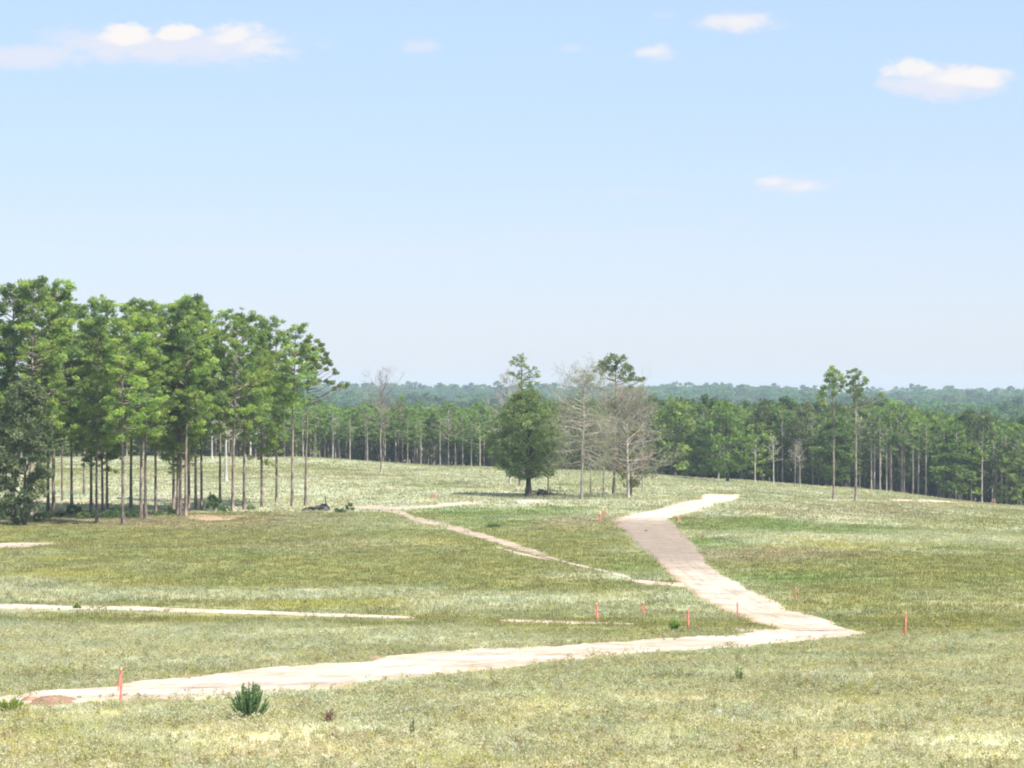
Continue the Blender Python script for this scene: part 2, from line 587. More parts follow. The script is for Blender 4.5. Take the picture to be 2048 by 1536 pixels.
DIRT['faint_track'] = (
    [(-40, 1000), (60, 1001), (200, 999), (345, 994), (440, 991)],
    [(-40, 1003), (60, 1004), (200, 1002), (345, 997), (440, 993)])
DIRT['pale_strip'] = (
    [(-60, 1087), (20, 1086), (110, 1086)],
    [(-60, 1098), (20, 1096), (112, 1090)])
WHITE, PINK, TAN = np.array([.50, .44, .36]), np.array([.45, .335, .245]), np.array([.29, .225, .168])
GREYTAN = np.array([.235, .188, .145])
DIRT_TINT = {'dirt_road': (0.0, 0.55), 'wheel_track': (0.55, .5), 'grove_soil': (0.9, .9), 'faint_track': (.45, .4), 'pale_strip': (.5, .5),
             'sandy_track': (0.05, .4), 'far_track': (.3, .3)}


def resample(pts, n):
    pts = np.asarray(pts, float)
    s = np.concatenate([[0], np.cumsum(np.linalg.norm(np.diff(pts, axis=0), axis=1))])
    t = np.linspace(0, s[-1], n)
    return np.stack([np.interp(t, s, pts[:, k]) for k in range(pts.shape[1])], 1)


POLYS = []
for name, (e1, e2) in DIRT.items():
    # denser pixel tracing -> world edges
    a = p2g(*resample(e1, 60).T)[:, :2]
    b = p2g(*resample(e2, 60).T)[:, :2]
    if name == 'graded_road':           # keep matching rungs of the two edges together
        a = np.array([p2g(*e1[k])[0][:2] for k in range(len(e1))])
        b = np.array([p2g(*e2[k])[0][:2] for k in range(len(e2))])
        tt = np.linspace(0, len(e1) - 1, 420)
        ks = np.arange(len(e1))
        A = np.stack([np.interp(tt, ks, a[:, k]) for k in range(2)], 1)
        B = np.stack([np.interp(tt, ks, b[:, k]) for k in range(2)], 1)
        nl = 420
    else:
        L = np.linalg.norm(np.diff(a, axis=0), axis=1).sum()
        nl = int(max(30, min(500, L / 0.22)))
        A, B = resample(a, nl), resample(b, nl)
    w = np.linalg.norm(A - B, axis=1, keepdims=True)
    dirv = (A - B) / np.maximum(w, 1e-6)
    jit = np.minimum(1.6, w * 0.36) if name != 'graded_road' else np.minimum(0.9, w * 0.22)
    sp = 4.5 if name != 'graded_road' else 7.0
    al = np.concatenate([[0], np.cumsum(np.linalg.norm(np.diff((A + B) / 2, axis=0), axis=1))])
    A = A + dirv * (fbm(al, al * 0 + 3, sp, 61 + len(name), 5, 0.75)[:, None] - 0.5) * 2.2 * jit
    B = B + dirv * (fbm(al, al * 0 + 9, sp, 91 + len(name), 5, 0.75)[:, None] - 0.5) * 2.2 * jit
    if name not in ('graded_road',):    # taper open ends
        tp = np.minimum(1, np.minimum(np.arange(nl), np.arange(nl)[::-1]) / (nl * 0.05))[:, None] ** 0.6
        mid = (A + B) / 2
        if name != 'side_track':
            A, B = mid + (A - mid) * (0.15 + 0.85 * tp), mid + (B - mid) * (0.15 + 0.85 * tp)
    POLYS.append(np.concatenate([A, B[::-1]]))
    nw = 34 if name in ('dirt_road', 'graded_road') else 18
    s = np.linspace(0, 1, nw)[None, :, None]
    G = (A[:, None, :] * (1 - s) + B[:, None, :] * s).reshape(-1, 2)
    lift = {'dirt_road': 0.05, 'graded_road': 0.06, 'side_track': 0.045, 'bare_strip': 0.04, 'sand_patch': 0.045}.get(name, 0.04)
    rut = (fbm(G[:, 0], G[:, 1] * 3, 2.0, 33, 3) - 0.5) * 0.05
    z = gz(G[:, 0], G[:, 1]) + lift + rut
    ss = np.tile(np.linspace(0, 1, nw), nl)
    edge = np.minimum(ss, 1 - ss)
    z = z - (lift + .012) * sstep(edge, .09, .0)
    berm = np.exp(-((ss - 0.03) / 0.05) ** 2) + 0.6 * np.exp(-((ss - 0.97) / 0.05) ** 2)
    if name in ('dirt_road', 'graded_road'):
        z = z + berm * sstep(edge, 0, .05) * (0.16 if name == 'dirt_road' else .03) * fbm(G[:, 0], G[:, 1], .8, 78, 3, .8)
        al2 = np.repeat(al, nw)
        for cc_, ww_ in ((.30, .05), (.42, .035), (.62, .05), (.74, .035)):
            wv = (vnoise(al2, al2 * 0, 9, 83) - .5) * .10
            z = z - .035 * np.exp(-((ss - cc_ - wv) / ww_) ** 2) * fbm(G[:, 0], G[:, 1], 1.2, 77, 3)
    i = np.arange(nl - 1)[:, None] * nw
    j = np.arange(nw - 1)[None, :]
    Q = np.stack([i + j, i + j + 1, i + nw + j + 1, i + nw + j], -1).reshape(-1, 4)
    n1 = fbm(G[:, 0], G[:, 1], 5, 41, 4, .65)
    n2 = fbm(G[:, 0] * 0.35, G[:, 1] * 1.3, 3, 51, 5, .8)
    n6 = fbm(G[:, 0], G[:, 1], 1.5, 57, 3, .8)
    base, pk = DIRT_TINT.get(name, (0.12, .4))
    c = WHITE[None] * np.ones((len(G), 1))
    wpk = np.clip(pk * 1.2 * sstep(n1, .4, .62) + 0.9 * (np.exp(-(edge / .09) ** 2)) * sstep(n2, .3, .55), 0, 1)[:, None]
    c = c * (1 - wpk) + PINK * wpk
    wt = np.clip(base + sstep(n2, .46, .66) * .55 + sstep(n6, .5, .7) * .25, 0, 1)[:, None]
    c = c * (1 - wt) + TAN * wt
    if name in ('dirt_road', 'graded_road'):
        al2 = np.repeat(al, nw)
        rt = 0
        for cc_, ww_ in ((.30, .045), (.42, .03), (.62, .045), (.74, .03)):
            wv = (vnoise(al2, al2 * 0, 9, 83) - .5) * .10
            rt = rt + np.exp(-((ss - cc_ - wv) / ww_) ** 2) * sstep(vnoise(al2, ss * 0, 4, 85 + int(cc_ * 100)), .3, .6)
        c = c * (1 - .22 * np.clip(rt, 0, 1))[:, None]
        dk = sstep(fbm(G[:, 0], G[:, 1], 1.0, 87, 3, .8), .60, .72)[:, None] * .45
        c = c * (1 - dk) + PINK * .8 * dk
    if name == 'graded_road':
        px, py = proj(G[:, 0], G[:, 1], z)
        k = sstep(py + (n6 - .5) * 16 + (n1 - .5) * 14, 1028, 1052) * (1 - sstep(py, 1105, 1150) * 0.75) * (1 - sstep(py, 1148, 1162))
        c = c * (1 + .22 * (1 - sstep(py, 1025, 1045)))[:, None]
        og = (np.exp(-(ss / .10) ** 2) * sstep(n1, .3, .5))[:, None] * .8
        c = c * (1 - og) + np.array([.42, .275, .165]) * og
        k = np.clip(k * (0.55 + .95 * n2), 0, 1)[:, None]
        c = c * (1 - k) + GREYTAN * k
    if name == 'grove_soil':
        c = np.array([.33, .24, .15])[None] * (0.7 + 0.6 * n1[:, None])
    V = np.stack([G[:, 0], G[:, 1], z], 1)
    structure(name, mesh_np(name, V, Q, M['dirt'], c, smooth=True))


def in_poly(x, y, poly):
    x0, y0 = poly.min(0)
    x1, y1 = poly.max(0)
    r = np.zeros(len(x), bool)
    c = np.nonzero((x >= x0) & (x <= x1) & (y >= y0) & (y <= y1))[0]
    if not len(c):
        return r
    px, py = x[c], y[c]
    ins = np.zeros(len(c), bool)
    P, Qn = poly, np.roll(poly, -1, 0)
    for k in range(len(P)):
        ax, ay = P[k]
        bx, by = Qn[k]
        if ay == by:
            continue
        cond = ((ay > py) != (by > py))
        if cond.any():
            ins ^= cond & (px < (bx - ax) * (py - ay) / (by - ay) + ax)
    r[c] = ins
    return r


def on_dirt(x, y):
    r = np.zeros(len(x), bool)
    nz = fbm(x * .6, y, 1.6, 301, 4, .7)
    for p, nm in zip(POLYS, DIRT):
        if nm in ('dirt_road', 'graded_road'):
            r |= in_poly(x, y, p) & ((nz < .54) | in_poly(x, y - 1.5, p) & in_poly(x, y + 1.5, p) & in_poly(x + .7, y, p) & in_poly(x - .7, y, p))
        else:               # half grown over
            r |= in_poly(x, y, p) & (nz < {'sandy_track': .56, 'sand_patch': .58, 'side_track': .56, 'wheel_track': .52, 'overgrown_track': .47, 'rut': .5, 'grove_soil': .43, 'pale_strip': .45, 'faint_track': .45, 'far_track': .47}.get(nm, .49))
    return r


# ------------------------------------------------------------------ what grows where: colour field
SAGE = np.array([.385, .387, .262])
OLIVE = np.array([.205, .207, .074])
BROWN = np.array([.245, .20, .125])
GREEN = np.array([.155, .205, .062])
YELL = np.array([.31, .29, .075])
TANG = np.array([.50, .37, .235])
PALE = np.array([.66, .61, .465])
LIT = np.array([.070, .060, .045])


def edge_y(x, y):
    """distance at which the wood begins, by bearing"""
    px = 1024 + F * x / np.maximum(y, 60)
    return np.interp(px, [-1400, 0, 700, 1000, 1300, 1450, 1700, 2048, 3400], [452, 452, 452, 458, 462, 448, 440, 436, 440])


# (px, py, rx, ry, kind, strength)  kinds: s o b g y t
PATCH = [
    (350, 940, 450, 12, 'o', 1.1), (700, 958, 280, 9, 'b', .6), (250, 966, 400, 10, 'o', .9), (820, 968, 260, 7, 'o', .7), (500, 950, 300, 6, 'b', .5), (1250, 962, 240, 8, 'o', .35), (1560, 985, 200, 6, 'o', .4),
    (130, 1150, 140, 8, 'y', .5), (560, 1175, 90, 6, 'y', .5), (330, 1160, 120, 6, 'y', .4), (90, 1120, 60, 5, 'y', .7), (560, 1120, 60, 5, 'y', .6), (940, 1145, 200, 8, 'y', .35), (470, 1108, 90, 10, 'g', .7), (240, 1100, 120, 9, 'g', .6), (900, 1250, 120, 6, 's', .5), (1640, 1085, 90, 4, 'y', .8), (1780, 1215, 200, 6, 'y', .4), (1600, 1075, 260, 6, 's', .6),
    (600, 918, 700, 5, 's', .9), (800, 985, 300, 8, 's', .8), (200, 988, 300, 7, 's', .7),
    (1024, 960, 1400, 55, 's', 1.1), (350, 960, 420, 30, 's', .5), (300, 945, 500, 14, 'o', .35), (700, 975, 300, 12, 'o', .25),
    (1700, 1022, 260, 22, 'b', .55), (1950, 1040, 150, 14, 'o', .8), (1650, 1040, 240, 12, 's', .5), (1900, 1065, 260, 14, 's', .8),
    (1480, 1052, 150, 10, 'g', 1.0), (1700, 1062, 170, 8, 'g', .8), (1440, 1068, 70, 9, 's', .8), (1750, 1078, 300, 9, 's', .9), (1980, 1100, 120, 18, 's', .7),
    (1430, 1085, 90, 9, 'g', .9), (1800, 1092, 200, 7, 'y', .6), (1950, 1095, 120, 10, 'g', .7), (1560, 1110, 190, 16, 'b', .6),
    (1620, 1155, 150, 12, 'g', .8), (1850, 1130, 250, 20, 'o', .7), (1900, 1190, 180, 18, 's', .3), (1700, 1190, 200, 22, 'o', .5), (1850, 1250, 220, 25, 'o', .5),
    (1030, 1020, 190, 11, 'g', 1.2), (1180, 1045, 110, 7, 'b', .8), (940, 1020, 90, 6, 'g', .8), (1000, 1048, 90, 14, 'g', .5), (1150, 1075, 150, 20, 'o', .9),
    (1110, 1060, 90, 8, 'b', .4), (1270, 1130, 70, 18, 'g', 1.1), (1170, 1120, 120, 18, 'o', .8), (1190, 1148, 170, 8, 's', .7), (1300, 1153, 50, 5, 's', .5),
    (300, 1075, 420, 32, 'o', 1.0), (420, 1055, 250, 14, 'b', .7), (250, 1095, 280, 12, 'b', .5), (640, 1090, 180, 22, 'b', .5), (700, 1060, 220, 30, 'g', .35),
    (760, 1130, 260, 26, 'o', 1.0), (500, 1140, 420, 26, 'o', .9), (350, 1135, 260, 12, 'b', .5), (60, 1110, 110, 8, 's', .5), (720, 1123, 60, 7, 's', .8),
    (40, 1164, 60, 9, 's', .7), (400, 1190, 360, 9, 's', .95), (640, 1185, 120, 10, 's', .6), (650, 1208, 160, 8, 'y', .7), (200, 1204, 300, 5, 'o', .6),
    (1050, 1190, 330, 12, 's', .55), (1000, 1165, 300, 12, 'o', .6), (1100, 1215, 280, 9, 'o', .5), (1250, 1222, 210, 6, 's', .5), (900, 1212, 160, 10, 's', .5), (1400, 1235, 90, 8, 's', .4),
    (300, 1235, 420, 7, 'o', .7), (250, 1265, 500, 22, 's', .8), (520, 1250, 120, 6, 's', .5), (150, 1300, 120, 10, 's', .9), (520, 1295, 200, 9, 's', .6),
    (200, 1320, 260, 12, 's', .8), (90, 1350, 130, 14, 'o', .7), (420, 1340, 160, 9, 'o', .6), (820, 1275, 320, 14, 's', .7), (1150, 1265, 260, 9, 'o', .4), (300, 1282, 90, 8, 'y', .4),
    (760, 1292, 160, 9, 'o', .6), (1320, 1268, 140, 6, 'y', .35),
    (1600, 1345, 520, 26, 's', .7), (1250, 1350, 220, 16, 'o', .5), (1500, 1300, 160, 9, 'g', .4), (1850, 1290, 200, 12, 's', .7), (1950, 1340, 160, 20, 's', .5), (1500, 1318, 300, 8, 's', .8),
    (850, 1430, 360, 40, 's', 1.0), (1450, 1410, 420, 26, 's', .9), (1100, 1375, 200, 14, 's', .6), (700, 1500, 260, 12, 't', .5),
    (1900, 1400, 200, 20, 's', .6), (1650, 1460, 400, 14, 'o', .6), (1780, 1455, 80, 6, 'g', .9), (1300, 1480, 300, 20, 's', .6), (1450, 1520, 300, 16, 's', .8), (1850, 1500, 200, 20, 'b', .4), (1700, 1392, 60, 9, 'y', .8),
    (80, 1460, 140, 20, 'y', .8), (220, 1500, 260, 26, 'y', .7), (330, 1450, 100, 16, 's', .5), (480, 1520, 200, 16, 't', .4), (950, 1525, 120, 14, 'y', 1.0), (330, 1455, 60, 8, 'y', .6), (90, 1500, 140, 9, 't', .5),
    (900, 1470, 420, 22, 'w', .9), (1300, 1400, 420, 18, 'w', .6), (1650, 1500, 300, 18, 'w', .7), (620, 1460, 160, 18, 'w', .6), (1100, 1440, 300, 10, 's', .5), (1560, 1380, 200, 10, 'o', .5), (1980, 1480, 140, 16, 'w', .6), (700, 1530, 120, 8, 'b', .5), (1180, 1510, 80, 6, 'b', .6), (400, 1475, 90, 8, 'o', .5), (560, 1440, 60, 6, 'o', .4), (1750, 1345, 220, 12, 'w', .4), (1330, 1370, 160, 8, 's', .5), (100, 1380, 60, 4, 'o', .3),
    (20, 1415, 60, 16, 'y', .6), (1080, 1480, 160, 16, 't', .4), (1350, 1440, 200, 10, 't', .3), (1950, 1450, 150, 12, 't', .3), (700, 1395, 200, 12, 's', .5),
    (260, 1040, 330, 9, 'b', 1.1), (420, 1036, 140, 5, 't', .5), (560, 1030, 120, 6, 'b', .4), (1900, 1008, 260, 5, 't', .5), (900, 990, 200, 8, 'o', .2),
]
KINDC = {'s': SAGE, 'o': OLIVE, 'b': BROWN, 'g': GREEN, 'y': YELL, 't': TANG, 'w': PALE}


def field(x, y):
    """sward colour (albedo) and weights (sage, yellow) at ground points"""
    px, py = proj(x, y)
    n1 = fbm(x, y, 26, 101, 4, .6)
    n2 = fbm(x, y, 11, 131, 4, .6)
    n3 = fbm(x, y, 3.2, 151, 3, .6)
    n4 = fbm(x, y, 16, 171, 4, .6)
    n5 = fbm(x, y, 1.1, 191, 2, .6)
    W = {k: np.zeros(len(x)) for k in KINDC}
    near = sstep(y, 130, 80)
    W['o'] += 0.55 * (1 - near * .55)
    W['s'] += 0.30 + 0.55 * near
    W['s'] += 0.50 * sstep(y, 290, 340)
    W['w'] += 0.85 * sstep(y, 98, 72) * (.4 + 1.3 * sstep(n2 * .5 + n3 * .5, .40, .62))
    W['o'] += 0.45 * sstep(y, 290, 340)
    wx = (n2 - .5) * 120
    wy = (n1 - .5) * 26
    for (cx, cy, rx, ry, k, s) in PATCH:
        sel = (np.abs(px - cx) < rx * 2.2 + 90) & (np.abs(py - cy) < ry * 2.4 + 24)
        if sel.any():
            d = ((px[sel] + wx[sel] - cx) / rx) ** 2 + ((py[sel] + wy[sel] - cy) / ry) ** 2
            W[k][sel] += s * np.exp(-d * 0.9) * 1.9
    W['s'] *= 0.4 + 1.5 * sstep(n2 * .6 + n3 * .4, .38, .62)
    W['o'] *= 0.5 + 1.2 * sstep(n4 * .6 + n3 * .4, .35, .65)
    W['g'] *= 0.5 + 1.2 * n3
    W['b'] = W['b'] * (0.4 + 1.4 * n4) + .55 * sstep(n4 * .5 + n3 * .5, .55, .75)
    W['y'] = W['y'] * (0.4 + 1.4 * n3) + .75 * sstep(n1 * .4 + n3 * .6, .56, .72) * sstep(y, 300, 200)
    W['t'] = W['t'] * (0.4 + 1.4 * n3) + .30 * sstep(n5 * .5 + n3 * .5, .55, .75)
    for k in W:
        W[k] = W[k] ** 2.1
    tot = sum(W.values()) + 1e-6
    c = sum((W[k] / tot)[:, None] * KINDC[k] for k in KINDC)
    n7 = fbm(x * .8, y * .8, .9, 195, 2, .7)
    n8 = vnoise(x, y, 2.6, 197)
    c = c * (0.80 + 0.42 * n5)[:, None] * (1 + (n7 - .5) * (.24 + .32 * sstep(y, 190, 80)))[:, None]
    c = c * (1 + (n8 - .5)[:, None] * np.array([[.18, .04, -.10]]))
    n9 = fbm(x, y * .7, 1.9, 199, 3, .7)
    c = c * (1 - .16 * sstep(n9, .56, .72))[:, None] * (1 + .10 * sstep(n9, .44, .28))[:, None]
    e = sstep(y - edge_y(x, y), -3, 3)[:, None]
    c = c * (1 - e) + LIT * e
    return c, (W['s'] + W['w']) / tot, W['y'] / tot


def build_terrain():
    xd = np.arange(-125, 125.1, 1.0)
    xo = 125 + np.cumsum(np.geomspace(1.5, 260, 42))
    xs = np.concatenate([-xo[::-1], xd, xo])
    yd = np.arange(44, 470.1, 1.0)
    y0 = 44 - np.cumsum(np.geomspace(1.5, 30, 20))[::-1]
    y1 = 470 + np.cumsum(np.geomspace(1.5, 120, 110))
    y1 = y1[y1 < 5900]
    ys = np.concatenate([y0, yd, y1])
    X, Y = np.meshgrid(xs, ys)
    x, y = X.ravel(), Y.ravel()
    z = gz(x, y)
    c, _, _ = field(x, y)
    nx, ny = len(xs), len(ys)
    i = np.arange(ny - 1)[:, None] * nx
    j = np.arange(nx - 1)[None, :]
    Q = np.stack([i + j, i + j + 1, i + nx + j + 1, i + nx + j], -1).reshape(-1, 4)
    structure('ground', mesh_np('ground', np.stack([x, y, z], 1), Q, M['ground'], c * 0.92, smooth=True))
    return xs[0], xs[-1], ys[0], ys[-1], z.min()


BX0, BX1, BY0, BY1, ZMIN = build_terrain()


# ------------------------------------------------------------------ grass (stuff)
def scatter(n, y0, y1, um, pw, rng):
    """points in a wedge, density falling with distance"""
    k = rng.random(n)
    e = 2 - pw
    y = (y0 ** e + k * (y1 ** e - y0 ** e)) ** (1 / e) if abs(e) > 1e-6 else y0 * (y1 / y0) ** k
    x = (rng.random(n) * 2 - 1) * um * y
    return x, y


def blades(x, y, c, h, wdt, nb, rng, spread, lean=0.35):
    n = len(x)
    X = np.repeat(x, nb) + rng.normal(size=n * nb) * np.repeat(spread, nb)
    Y = np.repeat(y, nb) + rng.normal(size=n * nb) * np.repeat(spread, nb)
    H = np.repeat(h, nb) * (0.5 + rng.random(n * nb) * 0.75)
    Wd = np.repeat(wdt, nb) * (0.6 + rng.random(n * nb) * 0.8)
    Z = gz(X, Y) - 0.01
    th = rng.random(n * nb) * 2 * pi
    lx, ly = np.cos(th) * H * lean * rng.random(n * nb), np.sin(th) * H * lean * rng.random(n * nb)
    ph = rng.random(n * nb) * 2 * pi
    wx, wy = np.cos(ph) * Wd / 2, np.sin(ph) * Wd / 2
    V = np.stack([np.stack([X - wx, Y - wy, Z], 1), np.stack([X + wx, Y + wy, Z], 1), np.stack([X + lx, Y + ly, Z + H], 1)], 1).reshape(-1, 3)
    C = np.repeat(np.repeat(c, nb, axis=0) * (0.88 + 0.24 * rng.random((n * nb, 1))), 3, axis=0)
    return V, C


def build_grass():
    rng = np.random.default_rng(3)
    Vs, Cs = [], []
    for (n, y0, y1, pw, nb, hh, ww, sp) in ((85000, 50, 135, 1.2, 7, .115, .026, .16), (80000, 128, 260, 1.0, 6, .17, .05, .22), (42000, 250, 452, .6, 6, .20, .10, .42)):
        x, y = scatter(n, y0, y1, 0.285, pw, rng)
        ok = ~on_dirt(x, y)
        stray = (~ok) & (rng.random(n) < 0.05 * (fbm(x, y, 1.3, 311, 3) > .60) + .002)
        ok |= stray
        x, y = x[ok], y[ok]
        k = on_dirt(x, y + 1.0) | on_dirt(x, y + 2.2)
        c, ws, wy = field(x, y)
        h = hh * (0.55 + 0.9 * fbm(x, y, 2.2, 201, 3)) * (1 + 0.5 * wy + .25 * ws) * np.where(k, 0.35, 1.0)
        v, cc = blades(x, y, c * 1.04, h, np.full(len(x), ww), nb, rng, np.full(len(x), sp))
        Vs.append(v); Cs.append(cc)
    V, C = np.concatenate(Vs), np.concatenate(Cs)
    o = obj('grass', mesh_np('grass', V, np.arange(len(V)).reshape(-1, 3), M['grass'], C))
    o['kind'] = 'stuff'
    o['label'] = 'short patchy green and straw coloured grass covering the open field'
    o['category'] = 'grass'
    # taller pale leafy weeds in drifts
    Vs, Cs = [], []
    for (n, y0, y1, pw, nl, hh, sz) in ((2600, 52, 130, 1.2, 60, .42, .05), (62000, 50, 140, 1.2, 22, .22, .042), (26000, 135, 260, 1.0, 18, .28, .07), (26000, 255, 450, .6, 14, .24, .095)):
        x, y = scatter(n, y0, y1, 0.285, pw, rng)
        c, ws, wy = field(x, y)
        cl = fbm(x, y, 4.5, 221, 4, .65)
        keep = (rng.random(n) < 0.14 + 0.30 * sstep(y, 150, 90) + 0.85 * sstep(ws, .2, .55) * sstep(cl, .40, .58)) & ~on_dirt(x, y)
        k = on_dirt(x, y + 1.2) | on_dirt(x, y + 2.6) | on_dirt(x, y + 4.0)
        keep &= ~(k & (rng.random(n) < 0.8))
        x, y, c, ws, wy = x[keep], y[keep], c[keep], ws[keep], wy[keep]
        n = len(x)
        H = hh * (0.45 + 0.9 * rng.random(n)) * (1 + .4 * (rng.random(n) < .04))
        R = H * (0.45 + 0.3 * rng.random(n))
        q = rng.normal(size=(n, nl, 3))
        q /= np.linalg.norm(q, axis=2, keepdims=True)
        q *= rng.random((n, nl, 1)) ** 0.4
        P = np.stack([x[:, None] + q[..., 0] * R[:, None], y[:, None] + q[..., 1] * R[:, None],
                      gz(x, y)[:, None] + H[:, None] * (0.5 + 0.5 * q[..., 2])], -1).reshape(-1, 3)
        tone = rng.random((n, 1))
        pale = c * (0.62 + .38 * sstep(y, 300, 260)[:, None] * 0 + 0) + 0.42 * SAGE * np.where(tone < .75, 1.0, 0.82)
        hue = rng.random((n, 1))
        nearw = 0.75 * sstep(y, 170, 95)[:, None]
        var = np.where(hue < .42, np.array([[.62, .60, .48]]), np.where(hue < .62, np.array([[.58, .45, .35]]), np.where(hue < .78, np.array([[.26, .29, .12]]), np.where(hue < .88, np.array([[.44, .40, .13]]), np.array([[.14, .17, .07]])))))
        pale = pale * (1 - nearw * .5) + var * nearw * .5
        yl = np.array([.44, .40, .08])
        yf = ((rng.random((n, 1)) < 0.05 + 0.4 * wy[:, None])).astype(float)
        pale = pale * (1 - 0.6 * yf) + yl * 0.6 * yf
        bf = (rng.random((n, 1)) < 0.07).astype(float)
        pale = pale * (1 - 0.7 * bf) + np.array([.26, .17, .10]) * 0.7 * bf
        C0 = np.repeat(pale, nl, axis=0) * (0.88 + 0.24 * rng.random((n * nl, 1)))
        v, _, cc = leaves(P, sz * (0.7 + 0.6 * rng.random(n * nl)), rng, 1.5, C0, up=0.6)
        Vs.append(v); Cs.append(cc)
    V, C = np.concatenate(Vs), np.concatenate(Cs)
    o = obj('weeds', mesh_np('weeds', V, np.arange(len(V)).reshape(-1, 4), M['grass'], C))
    o['kind'] = 'stuff'
    o['label'] = 'pale sage green knee high weeds growing in drifts over the field'
    o['category'] = 'weeds'


build_grass()


# ------------------------------------------------------------------ trees
PINE_G = [(0.196, 0.292, 0.087), (0.248, 0.350, 0.092), (0.150, 0.227, 0.081), (0.288, 0.366, 0.108)]
OAK_G = [(.10, .15, .065), (.08, .12, .055), (.12, .165, .075)]
DEC_G = [(0.230, 0.312, 0.085), (0.172, 0.246, 0.070), (0.276, 0.341, 0.095), (0.138, 0.191, 0.070)]


def clump_pts(rng, c, r, n, flat=0.7):
    q = rng.normal(size=(n, 3))
    q /= np.linalg.norm(q, axis=1, keepdims=True)
    q *= (0.25 + 0.75 * rng.random((n, 1)) ** 0.8 + .35 * rng.random((n, 1)) ** 6) * r
    q[:, 2] *= flat
    return c + q


def pine(seed, H=25.0, cb=0.45, W=3.2, r0=0.21, nl=75, ls=0.26, step=0.42, greens=PINE_G, thin=0.0, lop=0.0, topshape=0.75, deadlow=6, lean=0.0, clr=0.62, bark='bark', nel=2.0):
    """returns trunk mesh, crown mesh. a tall conifer with foliage in tufts on rising branches"""
    rng = np.random.default_rng(seed)
    tb = Tubes()
    n = 14
    t = np.linspace(0, 1, n)
    wob = np.cumsum(rng.normal(size=(n, 2)) * 0.006 * H * 0.35, axis=0) * t[:, None]
    tr = np.stack([wob[:, 0] + lean * H * t, wob[:, 1], H * t * 0.985], 1)
    tb.add(tr, r0 * (1 - t) ** 0.75 + 0.025 + 0.10 * r0 / 0.21 * np.exp(-t * 60), 7)

    def axis(z):
        return np.array([np.interp(z / H, t, tr[:, 0]), np.interp(z / H, t, tr[:, 1]), z])
    V, C = [], []
    z = cb * H
    az = rng.random() * 6
    lopd = rng.random() * 2 * pi
    while z < H * 0.985:
        u = (z - cb * H) / (H * (1 - cb))
        az += 2.4 + rng.normal() * 0.5
        if rng.random() < thin:
            z += step
            continue
        prof = (min(1, (u + 0.12) / 0.35) ** 0.8) * (max(0.0, 1 - u) ** topshape * 0.9 + 0.12)
        prof *= 1 + lop * cos(az - lopd)
        L = W * 1.35 * prof * (0.55 + 0.6 * rng.random())
        el = radians(-8 + 50 * u + rng.normal() * 9)
        d = np.array([cos(az) * cos(el), sin(az) * cos(el), sin(el)])
        s = np.linspace(0, 1, 5)[:, None]
        P = axis(z) + d * L * s + np.array([0, 0, 1]) * (s ** 2) * L * 0.16
        if L > 0.5:
            tb.add(P, np.linspace(0.05 + 0.014 * L, 0.018, 5), 3)
        k = max(1, int(L * 1.9 + rng.random()))
        base = np.array(greens[rng.integers(len(greens))]) * (0.85 + 0.3 * rng.random())
        sd = np.array([-sin(az), cos(az), 0])
        for q in range(k):
            f = 1.0 if q == 0 else 0.30 + 0.72 * rng.random() ** .8
            fan = 0.34 * L * (1.15 - f) + 0.16
            c = axis(z) + d * L * f + np.array([0, 0, 1]) * f * f * L * 0.16 + sd * rng.normal() * (fan if q else .1) + np.array([0, 0, 0.10 + rng.normal() * (.14 + .05 * L)])
            r = clr * (0.45 + 0.75 * rng.random())
            m = int(nl * (r / clr) ** 2)
            pts = clump_pts(rng, c, r, m, 0.66)
            tone = 0.80 + 0.40 * rng.random()
            col = base * tone * (0.8 + 0.4 * rng.random((m, 1)))
            v, _, cc = leaves(pts, ls * (0.7 + 0.6 * rng.random(m)), rng, nel, col, up=0.5)
            V.append(v); C.append(cc)
            if q and q % 2 == 0:
                p0 = axis(z) + d * L * max(.15, f - .3)
                tb.add([p0, (p0 + c) / 2, c], [.02, .015, .008], 3)
        z += step * (0.6 + 0.8 * rng.random())
    c = axis(H * 0.985)
    pts = clump_pts(rng, c, clr * 0.9, nl, 1.0)
    v, _, cc = leaves(pts, ls, rng, 1.9, np.array(greens[0]) * np.ones((nl, 3)), up=0.5)
    V.append(v); C.append(cc)
    for _ in range(deadlow):
        z = H * cb * (0.55 + 0.45 * rng.random())
        a2 = rng.random() * 2 * pi
        L = 0.4 + 1.1 * rng.random()
        tb.add([axis(z), axis(z) + np.array([cos(a2) * L * .6, sin(a2) * L * .6, L * .1]), axis(z) + np.array([cos(a2) * L, sin(a2) * L, -L * .1])], [0.03, 0.02, 0.008], 3)
    V, C = np.concatenate(V), np.concatenate(C)
    return tb.mesh('trunk', M[bark]), mesh_np('crown', V, np.arange(len(V)).reshape(-1, 4), M['leaf'], C)


